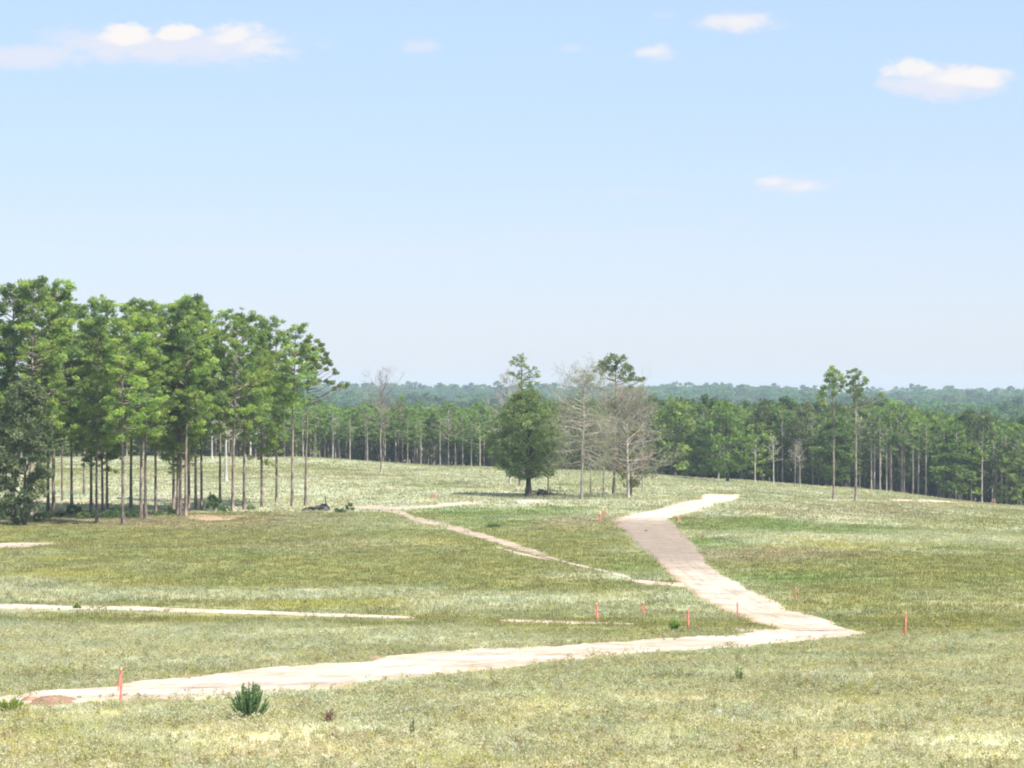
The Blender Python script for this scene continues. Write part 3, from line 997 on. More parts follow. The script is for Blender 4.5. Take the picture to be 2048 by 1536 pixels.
def broadleaf(seed, H=14.0, cb=0.12, W=4.6, r0=0.3, ncl=170, nl=80, ls=0.24, cr=0.75, greens=OAK_G, shape='oval', bark='darkbark', fill=0.5, droop=0.0):
    rng = np.random.default_rng(seed)
    tb = Tubes()
    n = 10
    t = np.linspace(0, 1, n)
    wob = np.cumsum(rng.normal(size=(n, 2)) * 0.02 * W, axis=0) * t[:, None]
    tr = np.stack([wob[:, 0], wob[:, 1], H * 0.92 * t], 1)
    tb.add(tr, r0 * (1 - t) ** 0.8 + 0.02 + r0 * .5 * np.exp(-t * 40), 8)

    def rad(u):
        if shape == 'cone':
            return (min(1, (u + .05) / .22) ** 0.7) * (1 - u) ** 0.62 * 1.12 + 0.04
        if shape == 'oak':
            return float(np.interp(u, [0, .06, .15, .4, .6, .8, .93, 1], [.35, .72, .95, 1.0, .95, .76, .5, .16]))
        if shape == 'round':
            return math.sqrt(max(0.02, 1 - (2 * u - 1) ** 2))
        return (math.sqrt(max(0.02, 1 - (1.75 * u - 0.8) ** 2)))
    V, C = [], []
    for k in range(ncl):
        u = rng.random() ** 0.9
        zz = H * (cb + (1 - cb) * u)
        a = rng.random() * 2 * pi
        lump = 1 + (0.28 if shape == 'oak' else 0.22) * sin(a * 3 + seed + u * 7) + 0.12 * sin(a * 5 + u * 13)
        rr = W * rad(u) * lump * (fill + (1 - fill) * rng.random() ** 0.5) * 0.95
        c = np.array([np.interp(u, t, tr[:, 0]) + cos(a) * rr, np.interp(u, t, tr[:, 1]) + sin(a) * rr, zz - droop * rr * .3])
        r = cr * (0.6 + 0.7 * rng.random())
        m = int(nl * (r / cr) ** 2)
        base = np.array(greens[rng.integers(len(greens))]) * (0.8 + 0.4 * rng.random())
        pts = clump_pts(rng, c, r, m, 0.7)
        col = base * (0.8 + 0.4 * rng.random((m, 1)))
        v, _, cc = leaves(pts, ls * (0.7 + 0.6 * rng.random(m)), rng, 1.5, col, up=0.4)
        V.append(v); C.append(cc)
        if k % 3 == 0:
            z0 = max(H * cb * 0.8, zz - rr * 0.7)
            p0 = np.array([np.interp(z0 / (H * .92), t, tr[:, 0]), np.interp(z0 / (H * .92), t, tr[:, 1]), min(z0, H * .9)])
            mid = p0 * .5 + c * .5 + np.array([0, 0, .15 * rr])
            tb.add([p0, mid, c], [0.03 + .012 * rr, 0.03, 0.012], 3)
    V, C = np.concatenate(V), np.concatenate(C)
    return tb.mesh('trunk', M[bark]), mesh_np('crown', V, np.arange(len(V)).reshape(-1, 4), M['leaf'], C)


def bare(seed, H=15.0, W=3.5, cb=0.35, r0=0.2, nb=26, bark='palebark', el0=10, el1=60, twig=0.012, sub=7, subsub=5, droop=0.0, spray=None, lean=0.0, forks=0, prof='round'):
    """leafless tree: trunk and limbs in one mesh, fine branches in another; optional sparse leaf spray"""
    rng = np.random.default_rng(seed)
    tr_ = br = Tubes()
    n = 12
    t = np.linspace(0, 1, n)
    wob = np.cumsum(rng.normal(size=(n, 2)) * 0.018 * W, axis=0) * t[:, None]
    tr = np.stack([wob[:, 0] + lean * H * t, wob[:, 1], H * 0.97 * t], 1)
    tr_.add(tr, r0 * (1 - t) ** 0.8 + 0.02 + r0 * .6 * np.exp(-t * 45), 7)

    def ax(u):
        return np.array([np.interp(u, t, tr[:, 0]), np.interp(u, t, tr[:, 1]), H * .97 * u])
    tips = []
    for k in range(nb):
        u = cb + (1 - cb) * ((k + rng.random()) / nb) * .97
        v = (u - cb) / (1 - cb)
        a = k * 2.4 + rng.normal() * .5
        pr = math.sqrt(max(.03, 1 - (1.7 * v - .75) ** 2)) if prof == 'round' else (1 - v) ** .6 * min(1, (v + .2) / .3) + .1
        L = W * pr * (.6 + .6 * rng.random()) * 1.2
        el = radians(el0 + (el1 - el0) * v + rng.normal() * 8)
        d = np.array([cos(a) * cos(el), sin(a) * cos(el), sin(el)])
        s = np.linspace(0, 1, 7)[:, None]
        bend = np.cumsum(rng.normal(size=(7, 3)) * .05 * L, axis=0) * s
        P = ax(u) + d * L * s + bend - np.array([0, 0, 1]) * droop * L * s ** 2
        tr_.add(P, np.linspace(.016 + .010 * L, .008, 7), 4)
        for q in range(sub):
            f = .25 + .75 * rng.random()
            p = np.array([np.interp(f, s[:, 0], P[:, i]) for i in range(3)])
            dd = d + rng.normal(size=3) * .7
            dd[2] += .25 - droop
            dd /= np.linalg.norm(dd)
            l2 = L * .42 * (.5 + rng.random()) * (1.15 - f * .5)
            P2 = np.stack([p, p + dd * l2 * .5 + rng.normal(size=3) * .05 * l2, p + dd * l2 + rng.normal(size=3) * .1 * l2 - np.array([0, 0, droop * l2 * .4])])
            br.add(P2, [twig * 1.7, twig * 1.2, twig * .7], 3)
            for w in range(subsub):
                g = .3 + .7 * rng.random()
                p3 = P2[0] * (1 - g) + P2[2] * g
                d3 = dd + rng.normal(size=3) * .8
                d3 /= np.linalg.norm(d3)
                l3 = l2 * .45 * (.4 + rng.random())
                br.add([p3, p3 + d3 * l3 * .6, p3 + d3 * l3 + np.array([0, 0, -droop * l3 * .5])], [twig * .9, twig * .7, twig * .4], 3)
                tips.append(p3 + d3 * l3)
    mt = tr_.mesh('trunk', M[bark])
    mb = None
    ml = None
    if spray:
        col, frac, m, ls = spray
        tips = np.array(tips)
        tips = tips[rng.random(len(tips)) < frac]
        P = (tips[:, None, :] + rng.normal(size=(len(tips), m, 3)) * .16).reshape(-1, 3)
        cl = np.array(col) * (0.75 + .5 * rng.random((len(P), 1)))
        v, q, cc = leaves(P, ls, rng, 1.6, cl)
        ml = mesh_np('crown', v, q, M['leaf'], cc)
    return mt, mb, ml


def put_tree(name, label, cat, base, meshes, rz=0.0, sc=(1, 1, 1), group=None, sink=0.05, names=('trunk', 'crown')):
    o = thing(name, label, cat, (base[0], base[1], base[2] - sink), rz, group)
    o.scale = sc
    for nm, me in zip(names, meshes):
        if me is not None:
            obj(nm, me, o)
    return o


def at(px, py):
    return p2g(px, py)[0]


def hgt(base, ytop):
    """real height of something whose top shows at photo row ytop"""
    return (YH - ytop) / F * base[1] + ZC - base[2]


def clump_pine(seed, base, top_px, lean_px, clumps, r0, greens, nl=46, ls=.17, bark='bark', dead=8):
    """pine whose foliage tufts sit at surveyed places; clumps are (px, py, radius px) seen from the camera, turned into
    metres in the tree's own frame and spread in depth"""
    rng = np.random.default_rng(seed)
    D = base[1]
    m = D / F
    H = hgt(base, top_px)
    bx = 1024 + F * base[0] / D
    n = 14
    t = np.linspace(0, 1, n)
    tr = np.stack([lean_px * m * t + np.cumsum(rng.normal(size=n)) * .03, np.cumsum(rng.normal(size=n)) * .05, H * t * .97], 1)
    tb = Tubes()
    tb.add(tr, r0 * (1 - t) ** .75 + .03 + .06 * np.exp(-t * 60), 7)

    def axis(z):
        return np.array([np.interp(z, tr[:, 2], tr[:, 0]), np.interp(z, tr[:, 2], tr[:, 1]), z])
    V, C = [], []
    half = np.ptp([c[0] for c in clumps]) * .5 * m
    for (px, py, r) in clumps:
        zz = hgt(base, py)
        xx = (px - bx) * m
        ax0 = axis(min(zz, H * .95))
        dx = xx - ax0[0]
        room = math.sqrt(max(.1, half ** 2 - min(dx * dx, half ** 2 * .9)))
        for rep_ in range(2):
            dep = room * (rng.random() * 1.6 - .8) * (1 if rep_ else .6)
            c = np.array([xx + rng.normal() * r * m * .25, dep, zz + rng.normal() * r * m * .2])
            R = r * m * (1.0 if rep_ == 0 else .8)
            k = int(nl * (R / .5) ** 1.6) + 10
            pts = clump_pts(rng, c, R * 1.05, k, .72)
            col = np.array(greens[rng.integers(len(greens))]) * (.8 + .4 * rng.random()) * (.8 + .4 * rng.random((k, 1)))
            v, _, cc = leaves(pts, ls * (.7 + .6 * rng.random(k)), rng, 1.9, col, up=.5)
            V.append(v); C.append(cc)
            L = math.hypot(dx, dep)
            p0 = axis(max(.3 * H, min(zz - .45 * L, H * .93)))
            mid = p0 * .5 + c * .5 + np.array([0, 0, -.10 * L])
            tb.add([p0, mid, c], [.025 + .009 * L, .026, .014], 4)
    zl = min(hgt(base, c[1]) for c in clumps)
    for _ in range(dead):
        z = zl * (.8 + .25 * rng.random())
        a2 = rng.random() * 2 * pi
        L = .5 + 1.2 * rng.random()
        tb.add([axis(z), axis(z) + np.array([cos(a2) * L, sin(a2) * L, .15 * L])], [.03, .01], 3)
    V, C = np.concatenate(V), np.concatenate(C)
    return tb.mesh('trunk', M[bark]), mesh_np('crown', V, np.arange(len(V)).reshape(-1, 4), M['leaf'], C)


# ---- the pine grove on the left
RB = (lambda s: random.Random(s))
PROTO_P = []
for k, (cb, W, thin, lop, nl, dl) in enumerate([(.30, 3.5, .05, .15, 84, 3), (.42, 3.0, .10, .2, 80, 6), (.50, 2.8, .12, .25, 80, 8), (.36, 3.3, .05, .1, 86, 5), (.56, 2.6, .15, .3, 76, 8), (.24, 2.7, .08, .2, 80, 2)]):
    PROTO_P.append(pine(100 + k, 25.0, cb, W, 0.148, int(nl * .95), 0.125, 0.25, PINE_G, thin, lop, .62, dl + 4, clr=.55, nel=3.2))
# base px, base py, top py, prototype, width factor, label detail
GROVE = [
    (-118, 1030, 560, 3, 1.1, 'pine standing outside the left edge of the grove view, furthest left'),
    (-70, 1022, 580, 0, 1.1, 'pine just beyond the left edge of the picture, behind the leafy tree'),
    (-28, 1036, 566, 3, 1.15, 'leftmost full crowned pine, cut by the left picture edge'),
    (26, 1034, 570, 0, 1.2, 'thick dark trunked pine directly behind the leafy tree at the left edge'),
    (63, 1038, 563, 3, 1.15, 'tallest pine of the grove, its dense top rising above the leafy tree'),
    (96, 1024, 592, 1, 1.0, 'pine half hidden between the leafy tree and a straight dark trunk'),
    (107, 1026, 568, 0, 1.15, 'broad crowned pine with a straight dark trunk right of the leafy tree'),
    (143, 1010, 612, 1, 0.95, 'pine with dark lower and pale upper trunk, alone in the first wide gap'),
    (182, 1024, 600, 5, 1.0, 'pine with low hanging green boughs, left one of a close group of four trunks'),
    (193, 1045, 640, 3, 0.8, 'slim reddish trunked pine standing forward among the close group of four'),
    (205, 1027, 655, 5, 0.9, 'short bushy pine third in the close group of four trunks'),
    (214, 1020, 604, 1, 0.9, 'pine at the back right of the close group of four trunks'),
    (245.5, 1049, 640, 1, 1.0, 'nearest pine of the grove with a pale grey trunk on open soil'),
    (262, 1016, 606, 3, 1.05, 'pine behind the nearest pale trunk, its round top beside a notch of sky'),
    (282, 1036, 612, 3, 1.0, 'left one of two dark parallel trunks in the middle of the grove'),
    (291, 1038, 634, 1, 1.0, 'right one of two parallel trunks in the middle of the grove'),
    (311, 1031, 612, 2, 0.9, 'thin pale trunked pine alone before the thick dark cluster'),
    (347, 1026, 618, 0, 1.0, 'pine at the left of the thick dark trunk cluster, with a low green bough'),
    (355, 1030, 650, 5, 0.95, 'dark trunked pine leaning left within the thick cluster'),
    (361, 1031, 606, 3, 1.0, 'thickest dark trunked pine in the middle of the cluster'),
    (378, 1022, 598, 3, 1.05, 'pine with a thin dark trunk just right of the pale leaning trunk'),
    (391.5, 1018, 600, 0, 1.0, 'tall pine with a thick dark trunk right of the leaning one'),
    (403, 1021, 622, 1, 0.9, 'slender pale trunked pine at the right side of the cluster'),
    (488, 1019, 630, 1, 1.0, 'dark trunked pine right of the big trunk with the peeling base'),
    (524, 1014, 636, 5, 1.0, 'dark stout pine whose foliage hangs lowest in the right half of the grove'),
    (553, 1006, 642, 2, 0.9, 'thin grey trunked pine third from the right end of the grove'),
    (584.5, 1013, 650, 4, 1.0, 'tall pine second from the right end of the grove'),
]
GRP = 'tall pines of the grove on the left'
for k, (px, py, ty, pr, wf, lab) in enumerate(GROVE):
    b = at(px, py)
    H = hgt(b, ty)
    s = H / 25.0
    r = RB(k * 7 + 1)
    put_tree('pine_tree', lab, 'pine tree', b, PROTO_P[pr], r.uniform(0, 6.28), (wf * 1.03, wf * 1.03, s), GRP)
b = at(371, 1033)
put_tree('pine_tree', 'pale grey pine trunk leaning right, in front of the dark trunk cluster', 'pine tree', b,
         pine(141, hgt(b, 640), .48, 2.9, .15, 76, .125, .26, PINE_G, .1, .2, .62, 3, lean=0.012, bark='bark', clr=.55, nel=3.2), 0.0, (1, 1, 1), GRP)
b = at(465, 1024)
put_tree('pine_tree', 'big pine with peeling pale base right of the gap in the grove', 'pine tree', b,
         pine(142, hgt(b, 642), .40, 3.4, .175, 76, .125, .26, PINE_G, .1, .2, .62, 8, lean=0.02, clr=.55, nel=3.2), 0.0, (1, 1, 1), GRP)
b = at(612, 1011)
put_tree('pine_tree', 'sparse open crowned pine at the right end of the grove', 'pine tree', b,
         clump_pine(151, b, 668, 8, [(622, 672, 7), (633, 680, 6), (615, 682, 8), (603, 690, 6), (612, 700, 9), (625, 698, 7), (640, 690, 7), (645, 700, 7), (652, 708, 6), (630, 710, 8), (618, 718, 9), (607, 728, 7), (640, 718, 6), (648, 724, 6), (660, 722, 5), (632, 728, 6), (662, 728, 5), (620, 738, 8), (655, 738, 5), (672, 745, 6), (668, 738, 4), (628, 755, 6), (612, 752, 6), (640, 760, 4), (662, 765, 7), (652, 762, 5), (680, 770, 6), (690, 772, 5), (697, 768, 4), (605, 740, 5), (668, 775, 5), (614, 765, 6), (604, 708, 7), (598, 722, 6), (625, 720, 9), (640, 735, 7), (600, 700, 8), (615, 748, 8), (650, 718, 7), (630, 742, 7)], .13, [(.20, .27, .085), (.16, .22, .08), (.23, .28, .09)], 105, .15), 0, (1, 1, 1), GRP)
b = at(440, 1006)
put_tree('pine_tree', 'pine standing back in the gap left of the big peeling trunk', 'pine tree', b, PROTO_P[4], 1.1, (.9, .9, hgt(b, 622) / 25), GRP)
b = at(168, 990)
put_tree('pine_tree', 'far slender pine seen between the single trunk and the group of four', 'pine tree', b, PROTO_P[4], 2.1, (.8, .8, hgt(b, 640) / 25), GRP)
b = at(124, 1002)
put_tree('pine_tree', 'thin pale distant pine in the first gap right of the broad crowned pine', 'pine tree', b, PROTO_P[4], 3.1, (.7, .7, hgt(b, 640) / 25), GRP)

# leafy tree in front at the left edge
LEAFY = [(.14, .18, .09), (.11, .145, .075), (.18, .21, .12), (.085, .12, .06)]
b = at(50, 1050)
put_tree('leafy_tree', 'grey green leafy tree with foliage to the ground at the left edge', 'tree', b,
         broadleaf(160, hgt(b, 762), .05, 2.7, .16, 210, 62, .22, .62, LEAFY, 'oval', 'darkbark', .25), .4)
b = at(-22, 1040)
put_tree('leafy_tree', 'second leafy tree cut by the left edge of the picture', 'tree', b,
         broadleaf(161, hgt(b, 800), .10, 2.6, .2, 150, 60, .22, .62, LEAFY, 'oval', 'darkbark', .25), 1.4)

# ---- trees in the middle
b = at(1057, 992)
OAKB = b
put_tree('oak_tree', 'spreading dense green oak with thick short trunk in the middle of the field', 'tree', b,
         broadleaf(203, hgt(b, 782), .19, 4.95, .36, 520, 62, .17, .62, [(.19, .26, .105), (.15, .215, .09), (.225, .29, .115)], 'oak', 'darkbark', .35, .20), 0.0)
b = at(1040, 972)
put_tree('pine_tree', 'sparse pine whose thin top rises above the spreading oak', 'pine tree', b,
         clump_pine(210, b, 706, 3, [(1040, 712, 9), (1030, 718, 8), (1047, 718, 8), (1024, 724, 7), (1035, 728, 9), (1048, 730, 7), (1020, 744, 5), (1026, 748, 6), (1040, 745, 8), (1055, 735, 5), (1060, 742, 6), (1070, 735, 6), (1075, 745, 5), (1076, 752, 5), (1065, 752, 7), (1055, 756, 8), (1048, 765, 8), (1062, 765, 8), (1035, 756, 5), (1074, 765, 5), (1060, 772, 8), (1040, 772, 6)], .14, [(.19, .26, .12), (.16, .23, .11), (.22, .28, .13)], 20, .16), 0)
b = at(1020, 968)
mt, mb, ml = bare(211, hgt(b, 752), 2.9, .35, .13, 24, 'palebark', 25, 65, .014, 8, 6, 0, ((.20, .15, .11), .35, 3, .10))
put_tree('bare_tree', 'leafless pinkish grey tree behind the left side of the oak', 'tree', b, (mt, mb, ml), 0, names=('trunk', 'branches', 'crown'))
b = at(1163, 998)
mt, mb, ml = bare(220, hgt(b, 740), 4.0, .26, .17, 74, 'palebark', -12, 55, .009, 10, 6, .22, ((.28, .32, .16), .55, 3, .10), lean=.014)
put_tree('bare_tree', 'tall thinly leaved tree with drooping fine branches right of the oak', 'tree', b, (mt, mb, ml), 0, names=('trunk', 'branches', 'crown'))
b = at(1227, 988)
put_tree('pine_tree', 'pine with an open rounded top standing behind the bare trees', 'pine tree', b,
         clump_pine(222, b, 708, 6, [(1230, 712, 10), (1217, 713, 9), (1246, 716, 9), (1214, 722, 9), (1205, 728, 11), (1197, 735, 9), (1210, 738, 9), (1222, 738, 10), (1236, 722, 8), (1250, 730, 9), (1258, 738, 10), (1264, 748, 9), (1245, 745, 8), (1232, 735, 7), (1272, 757, 8), (1281, 758, 7), (1252, 757, 9), (1240, 754, 7), (1222, 750, 6), (1262, 757, 8), (1287, 757, 5), (1275, 780, 9), (1262, 775, 9), (1252, 782, 7), (1285, 782, 5), (1203, 745, 6), (1190, 742, 5)], .18, [(.18, .24, .095), (.15, .205, .085), (.21, .27, .11)], 40, .17), 0)
b = at(1181, 992)
mt, mb, ml = bare(223, hgt(b, 850), 1.5, .4, .05, 14, 'palebark', 20, 60, .012, 6, 4, 0, ((.11, .14, .07), .4, 3, .12))
put_tree('bare_tree', 'thin dark sapling between the drooping tree and twin trunks', 'tree', b, (mt, mb, ml), 0, names=('trunk', 'branches', 'crown'))
b = at(1207, 993)
mt, mb, ml = bare(224, hgt(b, 780), 3.2, .35, .10, 26, 'palebark', 15, 60, .013, 8, 5, .1, ((.14, .16, .08), .45, 4, .12), lean=.015)
put_tree('bare_tree', 'slanting thin trunk beside the open topped pine', 'tree', b, (mt, mb, ml), 0, names=('trunk', 'branches', 'crown'))
b = at(1256, 996)
mt, mb, ml = bare(225, hgt(b, 790), 4.6, .22, .17, 64, 'palebark', 8, 66, .0095, 10, 6, .04, ((.28, .26, .17), .20, 3, .10), lean=-.004)
put_tree('bare_tree', 'wide leafless pale crowned tree at the right of the middle group', 'tree', b, (mt, mb, ml), 0, names=('trunk', 'branches', 'crown'))
b = at(1262, 992)
put_tree('young_tree', 'small leafy green tree under the wide leafless crown', 'tree', b,
         broadleaf(226, hgt(b, 858), .14, 3.2, .09, 90, 34, .17, .5, [(.14, .19, .08), (.11, .15, .07), (.20, .13, .08)], 'round', 'darkbark', .3), 0)
b = at(1285, 985)
mt, mb, ml = bare(227, hgt(b, 850), 2.3, .3, .09, 18, 'palebark', 10, 55, .013, 8, 5, .05, ((.15, .16, .09), .4, 4, .12))
put_tree('bare_tree', 'small twiggy tree right of the wide leafless crown', 'tree', b, (mt, mb, ml), 0, names=('trunk', 'branches', 'crown'))
b = at(1096, 984)
mt, mb, ml = bare(228, hgt(b, 880), 1.8, .45, .08, 12, 'darkbark', 0, 50, .012, 7, 4, .1, ((.09, .13, .055), .8, 6, .16))
put_tree('young_tree', 'slim drooping young tree at the right skirt of the oak', 'tree', b, (mt, mb, ml), 0, names=('trunk', 'branches', 'crown'))

# bare trees left of the oak, in the far field
b = at(762, 945)
mt, mb, ml = bare(230, hgt(b, 752), 4.3, .42, .12, 24, 'bark', 34, 72, .009, 8, 6, 0)
put_tree('bare_tree', 'tall bare pale tree standing alone at the back of the field', 'tree', b, (mt, mb), 0, names=('trunk', 'branches'))
b = at(452, 964)
mt, mb, ml = bare(231, hgt(b, 800), 3.0, .5, .21, 22, 'whitebark', 25, 65, .02, 8, 5, 0)
put_tree('dead_tree', 'bleached white dead trunk flaring at its foot behind the grove', 'tree', b, (mt, mb), 0, names=('trunk', 'branches'))

# ---- the two lone pines on the right
b = at(1667, 1000)
put_tree('pine_tree', 'left one of two lone tall thin pines on the right', 'pine tree', b,
         clump_pine(240, b, 730, 1, [(1663, 735, 7), (1660, 742, 8), (1670, 740, 6), (1657, 750, 9), (1668, 752, 9), (1655, 760, 9), (1665, 762, 10), (1676, 745, 5), (1681, 748, 6), (1683, 756, 7), (1686, 764, 6), (1684, 772, 6), (1672, 770, 9), (1660, 772, 8), (1648, 775, 8), (1642, 783, 8), (1640, 792, 8), (1650, 790, 7), (1645, 802, 8), (1652, 806, 6), (1670, 782, 7), (1668, 788, 7), (1680, 780, 5)], .13, [(.20, .28, .095), (.16, .22, .085), (.23, .30, .10)], 34, .19), 0)
b = at(1711, 1003)
put_tree('pine_tree', 'right one of two lone tall pines, crown with a stray right bough', 'pine tree', b,
         clump_pine(241, b, 737, 1, [(1713, 740, 6), (1705, 741, 5), (1698, 743, 6), (1718, 745, 6), (1697, 752, 5), (1708, 752, 7), (1716, 756, 6), (1703, 762, 6), (1695, 768, 5), (1708, 768, 7), (1730, 756, 6), (1734, 760, 5), (1726, 766, 6), (1718, 770, 7), (1706, 778, 8), (1714, 782, 8), (1724, 780, 6), (1720, 790, 7), (1708, 790, 7), (1698, 782, 5), (1760, 787, 6), (1764, 793, 4), (1748, 798, 5), (1728, 793, 5), (1712, 798, 6)], .14, [(.18, .25, .09), (.15, .205, .08), (.21, .27, .095)], 30, .19), 0)

# ------------------------------------------------------------------ the wood behind the field
PLG = [(0.160, 0.249, 0.067), (0.128, 0.206, 0.062), (0.192, 0.282, 0.076)]
WP = [pine(300 + k, 14.0, .44 + .05 * k, 1.9, .13, 15, .25, .42, PLG, .05, .1, .6, 3, clr=.55, bark='palebark' if k % 2 else 'bark') for k in range(4)]
WB = [broadleaf(320, 13, .12, 3.3, .16, 95, 30, .34, .8, DEC_G, 'oval', 'darkbark', .4),
      broadleaf(321, 12, .10, 3.6, .18, 100, 30, .34, .85, [(.12, .19, .055), (.14, .21, .06)], 'round', 'darkbark', .4),
      broadleaf(322, 14, .25, 2.9, .16, 85, 30, .34, .8, [(.10, .15, .06), (.12, .175, .07)], 'oval', 'darkbark', .4),
      broadleaf(323, 13, .18, 2.5, .14, 70, 28, .32, .75, [(.13, .15, .075), (.11, .135, .065)], 'oval', 'palebark', .35)]
SN = [bare(330 + k, 12, 1.7, .5, .13, 14, 'palebark', 20, 60, .022, 5, 3)[:2] for k in range(2)]
rw = np.random.default_rng(55)


def zone(px):
    if px < 690:
        return 'behind the pine grove'
    if px < 1000:
        return 'just left of the oak'
    if px < 1320:
        return 'behind the bare trees'
    if px < 1650:
        return 'left of the lone pines'
    return 'right of the lone pines'


ntree = 0
placed = []
for row in range(5):
    off = [0.0, 3.0, 6.5, 10.0, 14.0][row]
    px = -120 + rw.random() * 20
    while px < 2190:
        D0 = float(edge_y(np.array([(px - 1024) / F * 445]), np.array([445.]))[0])
        D = D0 + off + rw.normal() * 0.9 + (fbm(np.array([px]), np.array([0.]), 120, 7, 2)[0] - .5) * 10
        x = (px - 1024) / F * D
        left = px < 1010
        right_far = px > 1700
        placed.append((px, x, D, row, left, right_far))
        px += (32 if left else 34) * (0.75 + .5 * rw.random())
placed = placed[:262]
for (px, x, D, row, left, rf) in placed:
    z = float(gz(x, D))
    rr = rw.random()
    # how high the tops of the wood show in the photo, by bearing
    ytop = np.interp(px, [-200, 650, 700, 900, 1000, 1100, 1300, 1400, 1480, 1560, 1640, 1760, 1830, 2048, 2200],
                     [822, 822, 818, 822, 826, 815, 806, 812, 820, 818, 822, 818, 828, 862, 866])
    H = (YH - ytop) / F * D + ZC - z + rw.normal() * 1.25 - (1.0 if row == 0 else 0)
    H = max(8.0, H)
    g = 'trees along the edge of the far wood'
    if rr < (.09 if left else .20):
        me = SN[rw.integers(2)]
        kx = H / 12 * .9
        put_tree('bare_tree', f'pale leafless trunk at the far wood edge, {zone(px)}', 'tree', (x, D, z), me, rw.random() * 6, (1, 1, kx), 'pale bare trunks along the far wood', .1, ('trunk', 'branches'))
    elif left and rr < .92 or (not left and rr < (.78 if rf else .42)):
        me = WP[rw.integers(4)]
        w = (.9 + .3 * rw.random()) * (1.1 if not left else 1)
        put_tree('pine_tree', f'planted pine at the far wood edge, {zone(px)}', 'pine tree', (x, D, z), me, rw.random() * 6, (w, w, H / 14), g, .1)
    else:
        k = rw.integers(4)
        me = WB[k]
        hh = [13, 12, 14, 13][k]
        s = H / hh * (.72 + .28 * rw.random())
        w = (.85 + .35 * rw.random())
        put_tree('leafy_tree', f'bushy leafy tree at the far wood edge, {zone(px)}', 'tree', (x, D, z), me, rw.random() * 6, (w, w, s), g, .1)
# a few named ones in front of the wood
for (px, py, ty, me, nm, w, lab) in [
    (1455, 963, 800, WB[1], 'leafy_tree', 1.25, 'bright green rounded tree stepping out of the wood above the pale road end'),
    (1437, 958, 815, WB[3], 'leafy_tree', 1.0, 'thin olive green tree left of the bright rounded one above the road end'),
    (1350, 945, 806, WB[0], 'leafy_tree', 1.35, 'large light green tree right of the wide leafless crown'),
    (1400, 952, 850, WB[1], 'leafy_tree', .8, 'low dark green tree between the large light one and the olive one'),
]:
    b = at(px, py)
    put_tree(nm, lab, 'tree', b, me, 1.0 + px, (w, w, hgt(b, ty) / 12.6))
for (px, py, ty, lab) in [
    (1510, 966, 880, 'pale straight snag right of the bright rounded tree'),
    (1547, 971, 876, 'small bare white tree with forked branches before the dark wood'),
    (1590, 974, 880, 'pair mate snag, tall grey bare trunk left of the two lone pines'),
    (1600, 975, 900, 'short grey snag just left of the two lone pines'),
    (424, 918, 850, 'white bare trunk at the wood edge seen through the grove, left of the bleached one'),
    (501, 918, 850, 'thick white bare trunk at the wood edge, right of the bleached one'),
]:
    b = at(px, py)
    me = bare(int(px), max(5, hgt(b, ty)), 1.5, .5, .11 if px > 600 else .17, 12, 'palebark' if px > 600 else 'whitebark', 20, 65, .014, 6, 4)[:2]
    put_tree('bare_tree', lab, 'tree', b, me, 0, names=('trunk', 'branches'))


TP_ = [pine(350 + k, 14.0, .58, 1.6, .11, 14, .24, .40, PLG, .08, .2, .6, 5, clr=.5, bark='palebark') for k in range(3)]
for k, px in enumerate([700, 735, 815, 842, 880, 925, 960, 1484, 1528, 1565, 1626, 1651, 1684, 1698, 1743, 1760, 1773, 1780, 1826, 1852, 1888, 1912, 1918, 1942, 1964, 2003, 2012, 2036]):
    xx = (px - 1024) / F * 440
    D = float(edge_y(np.array([xx]), np.array([440.]))[0]) - 2.5 + (k % 3)
    x = (px - 1024) / F * D
    z = float(gz(x, D))
    yt = np.interp(px, [650, 1000, 1480, 1760, 1830, 2048], [824, 828, 826, 822, 834, 866]) + rw.random() * 12
    H = (YH - yt) / F * D + ZC - z
    put_tree('pine_tree', f'thin pale trunked pine before the far wood, {zone(px)}', 'pine tree', (x, D, z), TP_[k % 3], rw.random() * 6, (1, 1, H / 14), 'thin pale pines along the front of the far wood', .1)


# the rest of the wood and the wooded ridges: one mass, instanced
def join_meshes(name, meshes):
    Vs, Fs, Cs, MI, mats, off = [], [], [], [], [], 0
    for me in meshes:
        n = len(me.vertices)
        co = np.zeros(n * 3, np.float32); me.vertices.foreach_get('co', co)
        q = np.zeros(len(me.loops), np.int32); me.loops.foreach_get('vertex_index', q)
        Vs.append(co.reshape(-1, 3)); Fs.append(q.reshape(-1, 4) + off)
        if 'Col' in me.color_attributes:
            c = np.zeros(n * 4, np.float32); me.color_attributes['Col'].data.foreach_get('color', c)
            Cs.append(c.reshape(-1, 4)[:, :3])
        else:
            Cs.append(np.full((n, 3), .2, np.float32))
        MI.append(np.full(len(me.polygons), len(mats)))
        mats.append(me.materials[0])
        off += n
    return mesh_np(name, np.concatenate(Vs), np.concatenate(Fs), mats, np.concatenate(Cs), np.concatenate(MI))


